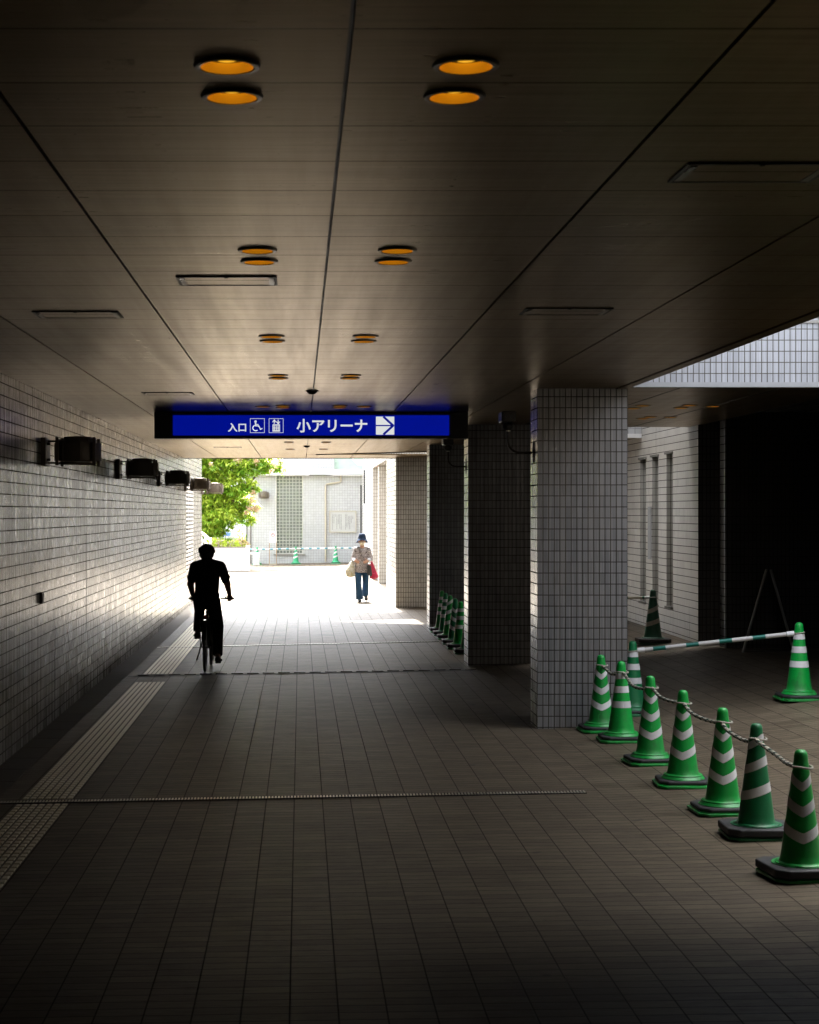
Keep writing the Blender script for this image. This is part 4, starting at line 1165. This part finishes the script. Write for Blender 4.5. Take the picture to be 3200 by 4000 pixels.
#PEOPLE#
# ------------------------------------------------------------------ bicycle and rider
def hand(mb, w, d, side, nrm, s=1.0, curl=(.9,1.2,.9), r=.0075):
    w = Vector(w); d = Vector(d).normalized(); side = Vector(side).normalized(); nrm = Vector(nrm).normalized()
    for k in (-1.4, -.5, .5, 1.4):
        mb.cap(w, w + d*.075*s + side*k*.019*s, .016*s, .0125*s, 8)
    for k, L in zip((1.5, .5, -.5, -1.5), (.92, 1.0, .95, .78)):   # index .. little
        p = w + d*.08*s + side*k*.0195*s; dd = d.copy(); a = 0
        for seg, cu in zip((.042, .027, .022), curl):
            a += cu*.55; dd = (d*math.cos(a) + nrm*math.sin(a)).normalized()
            q = p + dd*seg*L*s; mb.cap(p, q, r*s, r*.88*s, 8); p = q; a += cu*.45
    p = w + d*.02*s + side*.03*s; q = p + (d*.5 + side*.6 + nrm*.35).normalized()*.042*s
    mb.cap(p, q, .011*s, .009*s, 8); q2 = q + (d*.85 + nrm*.5).normalized()*.03*s; mb.cap(q, q2, .009*s, .0075*s, 8)

bg_ = fz(-1.17)
RY, RX = 21.08, -1.178
WR = .31
FYW = RY + .96
BX = lambda y: RX + .028*(y-RY)/.96
bike = thing('bicycle', 'dark city bicycle ridden away from the camera along the left side', 'bicycle', (BX(21.5), 21.5, bg_))
def V3(y, z, dx=0): return Vector((BX(y)+dx, y, bg_+z))
def wheel(yc, dx=0):
    mb = MB(); n = 40
    c = V3(yc, WR, dx)
    mb.tube([c + Vector((0, (WR-.017)*math.cos(a), (WR-.017)*math.sin(a))) for a in [2*PI*k/n for k in range(n)]], .0155, 10, closed=True)
    ty = mb.build('wheel', M['rubber'], bike, smooth=True)
    mb = MB(); mb.tube([c + Vector((0, (WR-.04)*math.cos(a), (WR-.04)*math.sin(a))) for a in [2*PI*k/n for k in range(n)]], .010, 8, closed=True)
    mb.build('rim', M['chrome'], ty, smooth=True)
    mb = MB(); mb.tube([c-Vector((.04,0,0)), c+Vector((.04,0,0))], .016, 10)
    for k in range(28):
        a = 2*PI*k/28; b_ = a + (.45 if k % 2 else -.45)
        s = .03 if k % 4 < 2 else -.03
        mb.tube([c + Vector((s, .018*math.cos(b_), .018*math.sin(b_))), c + Vector((0, (WR-.045)*math.cos(a), (WR-.045)*math.sin(a)))], .0014, 4, cap=False)
    mb.build('spoke_hub', M['chrome'], ty)
    mb = MB()
    for k in range(15):
        a0, a1 = R(20+k*9.5), R(20+(k+1)*9.5)
        q = []
        for a in (a0, a1):
            for s in (-.026, .026): q.append(c + Vector((s, -(WR+.018)*math.cos(a)*(1 if yc < 21.5 else 1), (WR+.018)*math.sin(a))))
        o_ = Vector((0,0,.002))
        mb.add(q + [v + o_ for v in q], [(0,1,3,2),(4,6,7,5),(0,4,5,1),(2,3,7,6),(0,2,6,4),(1,5,7,3)])
    mb.build('mudguard', M['bike'], bike)
wheel(RY); wheel(FYW, .0)
bb_ = V3(RY+.42, .27); seat = V3(RY+.27, .74); head = V3(RY+.80, .72); head2 = V3(RY+.83, .60)
mb = MB()
for p, q, r in ((bb_, seat, .016), (bb_, head2, .018), (V3(RY+.30,.62), head, .016), (head, head2, .02)): mb.tube([p, q], r, 10)
for s in (-.05, .05):
    a = V3(RY, WR, s); mb.tube([a, bb_ + Vector((s*.6,0,0))], .009, 8); mb.tube([a, V3(RY+.30,.60,s*.35)], .008, 8)
mb.build('frame', M['bike'], bike, smooth=True)
mb = MB()
for s in (-.05, .05): mb.tube([V3(FYW, WR, s), V3(RY+.87,.50,s), V3(RY+.83,.60,s*.4)], .010, 8)
mb.build('fork', M['bike'], bike, smooth=True)
mb = MB(); mb.tube([seat, V3(RY+.24,.80)], .013, 8); mb.build('seat_post', M['chrome'], bike, smooth=True)
mb = MB(); mb.ell(V3(RY+.20,.835), (.085,.10,.03)); mb.ell(V3(RY+.33,.84), (.03,.12,.022)); blob('saddle', mb, .01, M['black'], bike)
GZ, GY = .868, 21.885
mb = MB()
hx = BX(GY)+.014
mb.tube([head, V3(RY+.79,.80), (hx, GY-.03, bg_+.86)], .013, 8)
mb.tube([(hx-.285,GY,bg_+GZ),(hx-.17,GY,bg_+GZ),(hx-.07,GY-.02,bg_+.86),(hx+.07,GY-.02,bg_+.86),(hx+.17,GY,bg_+GZ),(hx+.285,GY,bg_+GZ)], .011, 10)
hb = mb.build('handlebar', M['bike'], bike, smooth=True)
for s in (-1, 1):
    mb = MB(); mb.tube([(hx+s*.175,GY,bg_+GZ),(hx+s*.29,GY,bg_+GZ)], .016, 10); mb.build('grip', M['rubber'], hb, smooth=True)
    mb = MB(); mb.tube([(hx+s*.15,GY+.03,bg_+GZ-.015),(hx+s*.2,GY+.055,bg_+GZ-.035),(hx+s*.27,GY+.05,bg_+GZ-.04)], .006, 6); mb.build('brake_lever', M['chrome'], hb, smooth=True)
mb = MB(); mb.lathe([(.02,-.004),(.085,-.004),(.085,.004),(.02,.004)], (0,0,0), 32)
for v in mb.v: v.xyz = Vector((v.z+.06, v.x, v.y)) + bb_
ck = mb.build('chainring', M['chrome'], bike)
for s, dz, dy in ((-1, .15, .03), (1, -.15, -.03)):
    e = bb_ + Vector((s*.075, dy, dz))
    mb = MB(); mb.tube([bb_+Vector((s*.05,0,0)), e], .010, 8); mb.tube([bb_, bb_+Vector((s*.07,0,0))], .014, 8); mb.build('crank', M['chrome'], bike, smooth=True)
    mb = MB(); mb.box(e.x + (s*.015 if s>0 else -.105), e.x + (.105 if s>0 else -.015), e.y-.035, e.y+.035, e.z-.011, e.z+.011); pd = mb.build('pedal', M['black'], bike)
    mb = MB(); x_ = e.x + s*.06; mb.box(x_-.02, x_+.02, e.y-.039, e.y-.0355, e.z-.008, e.z+.008); mb.build('pedal_reflector', M['pedal_glow'] if 'pedal_glow' in M else M['amber_refl'], pd)
mb = MB(); mb.tube([V3(RY+.03,.30,-.06), V3(RY-.01,.2,-.085), V3(RY-.03,.15,-.10)], .009, 8); mb.build('kickstand', M['chrome'], bike, smooth=True)
mb = MB(); mb.ell(V3(RY-.02,.68), (.025,.02,.03)); mb.build('rear_reflector', plain('red_reflector',(.15,.005,.005),.3), bike, smooth=True)
mb = MB()
for s in (-.055,.055): mb.tube([V3(RY+.22,.66,s*.5),V3(RY-.15,.66,s)], .006, 6); mb.tube([V3(RY,WR,s),V3(RY-.08,.66,s)], .005, 6)
mb.bar(V3(RY+.05,.66,-.05),V3(RY+.05,.66,.05),.02,.005); mb.bar(V3(RY-.1,.66,-.05),V3(RY-.1,.66,.05),.02,.005)
mb.build('luggage_rack', M['bike'], bike, smooth=True)

rd = thing('person', 'dark silhouetted cyclist in a short sleeved shirt riding away from the camera', 'person', (-1.17, 21.4, bg_))
B3 = lambda x, y, z: Vector((x, y, z))
mb = MB()
mb.ell(B3(-1.17,21.31,.83), (.145,.12,.11)); mb.cap(B3(-1.17,21.31,.86), B3(-1.168,21.46,1.10), .125, .14, 18)
mb.ell(B3(-1.166,21.50,1.20), (.175,.10,.085)); mb.cap(B3(-1.172,21.54,1.24), B3(-1.184,21.59,1.37), .064, .056)
hc = B3(-1.186,21.61,1.415)
mb.ell(hc, (.074,.092,.105)); mb.ell(hc+B3(0,.03,-.05), (.055,.065,.065)); mb.ell(hc+B3(0,.095,-.012), (.014,.02,.02)); mb.ell(hc+B3(0,.072,-.062),(.028,.02,.012))
for s in (-1,1): mb.ell(hc+B3(s*.082,-.005,-.01), (.012,.02,.03)); mb.ell(hc+B3(s*.03,.08,.012),(.016,.012,.010))
AR = [(-1, (-1.335,21.51,1.232), (-1.392,21.60,1.01), (hx-.235,GY-.075,bg_+GZ+.045)), (1, (-.998,21.51,1.232), (-.925,21.62,1.01), (hx+.235,GY-.075,bg_+GZ+.045))]
for s, sh_, el_, wr_ in AR:
    mb.cap(sh_, el_, .054, .046); mb.cap(el_, wr_, .045, .030)
    hand(mb, wr_, (0,1,-.28), (-s,0,0), (0,-.15,-1), 1.0, (1.5,1.6,1.1), .009)
LG = [(-1,(-1.245,21.33,.80),(-1.282,21.72,.70),(-1.292,21.53,.43)), (1,(-1.09,21.33,.80),(-1.045,21.66,.47),(-1.04,21.46,.13))]
for s, hp_, kn_, an_ in LG:
    mb.cap(hp_, kn_, .082, .055); mb.cap(kn_, an_, .052, .036)
    mb.cap(an_, B3(an_[0]+s*.01, an_[1]-.02, an_[2]-.045), .036, .034); mb.cap(B3(an_[0], an_[1]-.02, an_[2]-.05), B3(an_[0]+s*.01, an_[1]+.13, an_[2]-.055), .032, .026)
blob('body', mb, .007, M['skin'], rd, 2)
mb = MB()
for s in (-1,1): mb.ell(hc+B3(s*.03,.089,.012), .009, 10, 7)
mb.build('eyes', M['black'], rd, smooth=True)
mb = MB()
mb.ell(B3(-1.17,21.30,.885), (.168,.135,.08)); mb.cap(B3(-1.17,21.31,.90), B3(-1.168,21.46,1.11), .150, .155, 20)
mb.ell(B3(-1.166,21.50,1.20), (.195,.12,.105)); mb.cap(B3(-1.172,21.53,1.24), B3(-1.18,21.57,1.325), .10, .070)
for s in (-1,1): mb.cap(B3(-1.172+s*.03,21.52,1.275), B3(-1.168+s*.16,21.51,1.243), .066, .064)
mb.cap(B3(-1.30,21.51,1.225), B3(-1.03,21.51,1.225), .07, .07)
for s, sh_, el_, wr_ in AR:
    q = Vector(sh_).lerp(Vector(el_), .66); mb.cap(sh_, q, .064, .060); 
    q2 = Vector(sh_).lerp(Vector(el_), .74) + Vector((s*.012,0,0)); mb.tube([q, q2], [.066,.070], 14)
blob('shirt', mb, .010, M['shirt_dark'], rd, 3)
mb = MB(); mb.ell(B3(-1.17,21.31,.82), (.162,.135,.115))
for s, hp_, kn_, an_ in LG:
    mb.cap(hp_, kn_, .098, .074); mb.cap(kn_, Vector(kn_).lerp(Vector(an_), .55), .072, .064); mb.tube([Vector(kn_).lerp(Vector(an_), .5), Vector(an_)+Vector((0,0,.0))], [.066,.062], 16)
blob('trousers', mb, .010, M['trouser_dark'], rd, 3)
for s, hp_, kn_, an_ in LG:
    a = Vector(an_); mb = MB()
    mb.ell(a+B3(s*.004,-.035,-.055), (.042,.055,.045)); mb.ell(a+B3(s*.012,.06,-.068), (.046,.105,.034)); mb.box(a.x-.036+s*.008,a.x+.036+s*.008,a.y-.08,a.y+.15,a.z-.102,a.z-.085)
    blob('shoe', mb, .008, M['shoe'], rd, 2)
mb = MB(); mb.ell(hc+B3(0,-.012,.008), (.100,.110,.094)); mb.ell(hc+B3(0,-.035,-.025), (.094,.085,.078))
rh = random.Random(5)
for _ in range(260):
    d = Vector((rh.gauss(0,1), rh.gauss(0,1)-.25, abs(rh.gauss(0,1))*.9-.15)).normalized()
    p = hc + B3(0,-.012,.008) + Vector((d.x*.092, d.y*.102, d.z*.088)); q = p + (d + Vector((rh.gauss(0,.4),rh.gauss(0,.4),rh.gauss(0,.25)))).normalized()*rh.uniform(.010,.026)
    mb.tube([p, q], [.012, .004], 6)
blob('hair', mb, .005, M['hair'], rd, 0)

# ------------------------------------------------------------------ walking woman
WX, WY = 1.318, 36.75
gz = fz(WX)
wo = thing('person', 'older woman in navy bucket hat, mask and patterned blouse walking towards the camera', 'person', (WX, WY, gz))
def L(x, y, z): return Vector((WX + x, WY + y, gz + z))
mb = MB(); b_ = mb
b_.ell(L(-.005,0,.80), (.13,.10,.11)); b_.cap(L(-.003,0,.82), L(.005,-.015,1.05), .085, .08, 16); b_.ell(L(.01,-.015,1.12), (.13,.065,.06))
b_.cap(L(.01,-.025,1.15), L(.008,-.045,1.26), .05, .046)
hd = L(.008,-.055,1.315)
b_.ell(hd, (.066,.078,.088)); b_.ell(hd+Vector((0,-.03,-.045)), (.047,.05,.05)); b_.ell(hd+Vector((0,-.083,-.012)), (.012,.018,.018)); b_.ell(hd+Vector((0,-.068,-.05)), (.024,.012,.009))
for s in (-1,1): b_.ell(hd+Vector((s*.067,.0,-.01)), (.01,.018,.026)); b_.ell(hd+Vector((s*.026,-.066,.012)), (.016,.012,.010))
WA = [(-1, L(-.12,-.02,1.14), L(-.175,.01,.93), L(-.15,-.15,.885), (.62,-.75,-.2), (0,0,1)), (1, L(.14,-.02,1.14), L(.19,.01,.93), L(.125,-.15,.885), (-.62,-.75,-.2), (0,0,1))]
for s, sh_, el_, wr_, d, up in WA:
    b_.cap(sh_, el_, .042, .034); b_.cap(el_, wr_, .033, .022)
    hand(b_, wr_, d, up, (-s*.8,.5,-.1), .92, (1.3,1.5,1.0), .0075)
WL = [(-1, L(-.068,0,.76), L(-.075,-.06,.42), L(-.045,-.03,.075)), (1, L(.075,0,.76), L(.09,.05,.42), L(.095,.30,.17))]
for s, hp_, kn_, an_ in WL: b_.cap(hp_, kn_, .07, .048); b_.cap(kn_, an_, .046, .032)
b_.cap(WL[0][3], L(-.045,-.12,.035), .03, .026); b_.cap(WL[1][3], L(.10,.20,.08), .03, .026)
blob('body', mb, .006, M['skin'], wo, 2)
mb = MB()
for s in (-1,1): mb.ell(hd+Vector((s*.026,-.074,.010)), (.010,.006,.006), 10, 7)
mb.build('eyes', M['black'], wo, smooth=True)
mb = MB()
mb.tube([L(-.005,0,.635), L(-.005,0,.74), L(-.002,-.005,.88), L(.003,-.015,1.02)], [.155,.15,.135,.13], 24)
for v in mb.v: v.y = WY + (v.y-WY)*.8
mb.ell(L(.008,-.02,1.08), (.148,.105,.095)); mb.cap(L(-.10,-.02,1.135), L(.118,-.02,1.135), .052, .052)
for s, sh_, el_, wr_, d, up in WA:
    mb.cap(sh_, el_, .056, .058); q = el_.lerp(wr_, .35); mb.cap(el_, q, .056, .050)
blob('blouse', mb, .010, M['blouse'], wo, 3)
mb = MB(); mb.ell(L(.0,0,.74), (.135,.11,.10))
pts = [(0,.076),(.45,.068),(.75,.072),(1,.088)]
hem = {-1: L(-.045,-.035,.06), 1: L(.085,.26,.145)}
for s, hp_, kn_, an_ in WL:
    mb.tube([hp_+Vector((0,0,.03)), hp_.lerp(kn_,.5), kn_, kn_.lerp(hem[s],.5), hem[s]], [.085,.076,.066,.070,.084 if s<0 else .074], 18)
blob('jeans', mb, .009, M['denim'], wo, 2)
mb = MB(); mb.ell(L(-.045,-.09,.03),(.042,.10,.035)); mb.ell(L(-.045,.0,.035),(.038,.05,.04)); blob('shoe', mb, .008, M['shoe'], wo, 2)
mb = MB(); mb.ell(L(.102,.24,.095),(.042,.06,.065)); mb.ell(L(.105,.19,.06),(.044,.05,.045)); blob('shoe', mb, .008, M['shoe'], wo, 2)
for s, sh_, el_, wr_, d, up in WA:
    mb = MB(); mb.tube([el_.lerp(wr_,.3), el_.lerp(wr_,.65), wr_], [.047,.042,.034], 16); mb.build('cuff', M['cuff'], wo, smooth=True)
# hat
mb = MB(); n = 40; prof = [(.001,.165),(.045,.163),(.068,.150),(.078,.11),(.086,.07),(.090,.055)]
vs = []; m_ = len(prof) + 4
for k in range(n):
    a = 2*PI*k/n; front = max(0, -math.sin(a))
    for r_, z_ in prof: vs.append(hd + Vector((r_*math.cos(a)*.98, r_*math.sin(a)*1.08+.005, z_)))
    for u in (.3,.65,1.0): vs.append(hd + Vector(((.09+.040*u)*math.cos(a)*1.0, (.09+.036*u)*math.sin(a)*1.08+.005, .055 - u*(.085 - .055*front) - .01*u)))
    vs.append(hd + Vector(((.115)*math.cos(a)*.98, .115*math.sin(a)*1.08+.005, .035 - .07 + .05*front)))
mb.add(vs, [(k*m_+i, ((k+1)%n)*m_+i, ((k+1)%n)*m_+i+1, k*m_+i+1) for k in range(n) for i in range(m_-1)])
hat = mb.build('bucket_hat', M['hat'], wo, smooth=True, ang=60)
mb = MB(); mb.lathe([(.0875,.058),(.089,.058),(.0865,.078),(.085,.078)], hd+Vector((0,.005,0)), 32); mb.build('hat_band', plain('hat_band',(.02,.04,.08),.8), hat, smooth=True)
mb = MB(); mb.ell(hd+Vector((0,.03,-.005)), (.074,.062,.075)); mb.ell(hd+Vector((0,.0,.05)),(.072,.08,.05)); blob('hair', mb, .008, plain('grey_brown_hair',(.08,.06,.05),.8), wo, 2)
mb = MB(); mb.ell(hd+Vector((0,-.042,-.045)), (.057,.056,.055)); blob('face_mask', mb, .008, M['mask'], wo, 2)
mb = MB()
for s in (-1,1): mb.tube([hd+Vector((s*.05,-.06,-.03)), hd+Vector((s*.072,.0,.0))], .003, 5)
mb.build('mask_loop', M['mask'], wo)
# bags
t = thing('printed_bag', 'big pale cloth bag with a small flower print on the arm of the walking woman', 'bag', L(-.24,-.02,.54), group='bags carried by the woman')
mb = MB(); mb.ell(L(-.245,-.02,.655), (.108,.10,.115)); mb.cap(L(-.24,-.02,.70), L(-.205,-.02,.84), .092, .05); mb.ell(L(-.24,-.02,.57),(.10,.085,.035)); blob('pouch', mb, .012, M['print_bag'], t, 4)
mb = MB(); mb.tube([L(-.22,-.03,.82), L(-.20,-.02,.92), L(-.17,.0,.985), L(-.15,.01,.94), L(-.185,-.0,.83)], .014, 8); mb.build('strap', M['print_bag'], t, smooth=True)
t = thing('tote_bag', 'crimson triangular tote bag hanging beside the walking woman', 'bag', L(.28,.08,.48), group='bags carried by the woman')
mb = MB(); a = [L(.175,.06,.50), L(.30,.10,.48), L(.378,.12,.53), L(.25,.05,.84), L(.20,.03,.88)]; nrm = Vector((-.2,1,0)).normalized()*.04
b2 = [v + nrm for v in a]; mb.add(a + b2, [(0,1,2,3,4),(9,8,7,6,5)] + [(i, 5+i, 5+(i+1)%5, (i+1)%5) for i in range(5)]); mb.ell(L(.27,.10,.57),(.085,.05,.075)); blob('pouch', mb, .012, M['red_bag'], t, 3)
mb = MB(); mb.tube([L(.20,.04,.86), L(.185,.02,.95), L(.20,.03,.985), L(.225,.04,.93), L(.225,.05,.85)], .009, 8); mb.build('handle', M['red_bag'], t, smooth=True)
t = thing('shoulder_bag', 'small charcoal shoulder bag on a black cross strap, at the hip of the walking woman', 'bag', L(.165,-.10,.56), group='bags carried by the woman')
mb = MB(); a = [(.11,.60),(.19,.55),(.222,.58),(.20,.78),(.12,.82)]
mb.add([L(x,-.16,z) for x,z in a]+[L(x,-.09,z) for x,z in a], [(0,1,2,3,4),(9,8,7,6,5)]+[(i,5+i,5+(i+1)%5,(i+1)%5) for i in range(5)]); pb = mb.build('pouch', M['grey_bag'], t, bevel=.012)
mb = MB(); mb.ell(L(.16,-.125,.80), (.04,.03,.022)); mb.build('red_scarf', plain('red_cloth',(.35,.04,.03),.8), t, smooth=True)
mb = MB(); P2 = [L(-.075,-.06,1.185), L(-.055,-.115,1.12), L(.0,-.145,1.0), L(.06,-.155,.92), L(.12,-.15,.82)]
for p, q in zip(P2[:-1], P2[1:]): mb.bar(p, q, .006, .024, up=(0,-1,0.01))
mb.bar(L(-.075,-.06,1.185), L(-.06,.05,1.17), .02, .006); mb.bar(L(-.06,.05,1.17), L(.1,.12,.98), .006, .022, up=(0,1,0)); mb.bar(L(.1,.12,.98), L(.17,.0,.84), .006, .022); mb.bar(L(.17,0,.84), L(.17,-.10,.80), .006, .022)
st_ = mb.build('strap', M['black'], t)
mb = MB(); mb.box(WX-.07,WX-.04,WY-.122,WY-.112,gz+1.12,gz+1.15); mb.build('buckle', M['chrome'], st_)

# ------------------------------------------------------------------ light, sky, camera
tosun = Vector((-.02,.58,1)).normalized()
elev = math.asin(tosun.z); azim = math.atan2(tosun.x, tosun.y)
wd = bpy.data.worlds.new('World'); scene.world = wd; wd.use_nodes = True
nt = wd.node_tree; bg = nt.nodes['Background']
sky = nt.nodes.new('ShaderNodeTexSky'); sky.sky_type = 'NISHITA'; sky.sun_disc = False
sky.sun_elevation = elev; sky.sun_rotation = azim; sky.dust_density = 5.0; sky.ozone_density = .3; sky.air_density = .8
hs = nt.nodes.new('ShaderNodeHueSaturation'); hs.inputs['Saturation'].default_value = .30
nt.links.new(sky.outputs[0], hs.inputs['Color']); nt.links.new(hs.outputs[0], bg.inputs[0]); bg.inputs[1].default_value = .15
sl = bpy.data.lights.new('sun', 'SUN'); sl.energy = 3.4; sl.angle = R(.5); sl.color = (1,.96,.9)
so = bpy.data.objects.new('sun', sl); COL.objects.link(so); so.rotation_euler = tosun.to_track_quat('Z','Y').to_euler(); so.location = (0,40,30)

cam = bpy.data.cameras.new('camera'); co = bpy.data.objects.new('camera', cam); COL.objects.link(co)
co.location = (0,0,EYE); co.rotation_euler = (PI/2,0,0)
cam.sensor_fit = 'VERTICAL'; cam.sensor_height = 30; cam.sensor_width = 24; cam.lens = 50.0
cam.shift_x = (1600-CX)/4000; cam.clip_start = .1; cam.clip_end = 1500
cam.dof.use_dof = True; cam.dof.focus_distance = 19; cam.dof.aperture_fstop = 8
scene.camera = co
vs_ = scene.view_settings
vs_.view_transform = 'Standard'; vs_.look = 'None'; vs_.exposure = EV; vs_.gamma = 1
cy = scene.cycles
cy.use_denoising = True
try:
    cy.denoiser = 'OPENIMAGEDENOISE'; cy.denoising_input_passes = 'RGB_ALBEDO_NORMAL'
except Exception: pass
cy.max_bounces = 14; cy.diffuse_bounces = 4; cy.glossy_bounces = 6; cy.transmission_bounces = 4
cy.sample_clamp_indirect = 6.0
cy.caustics_reflective = False; cy.caustics_refractive = False
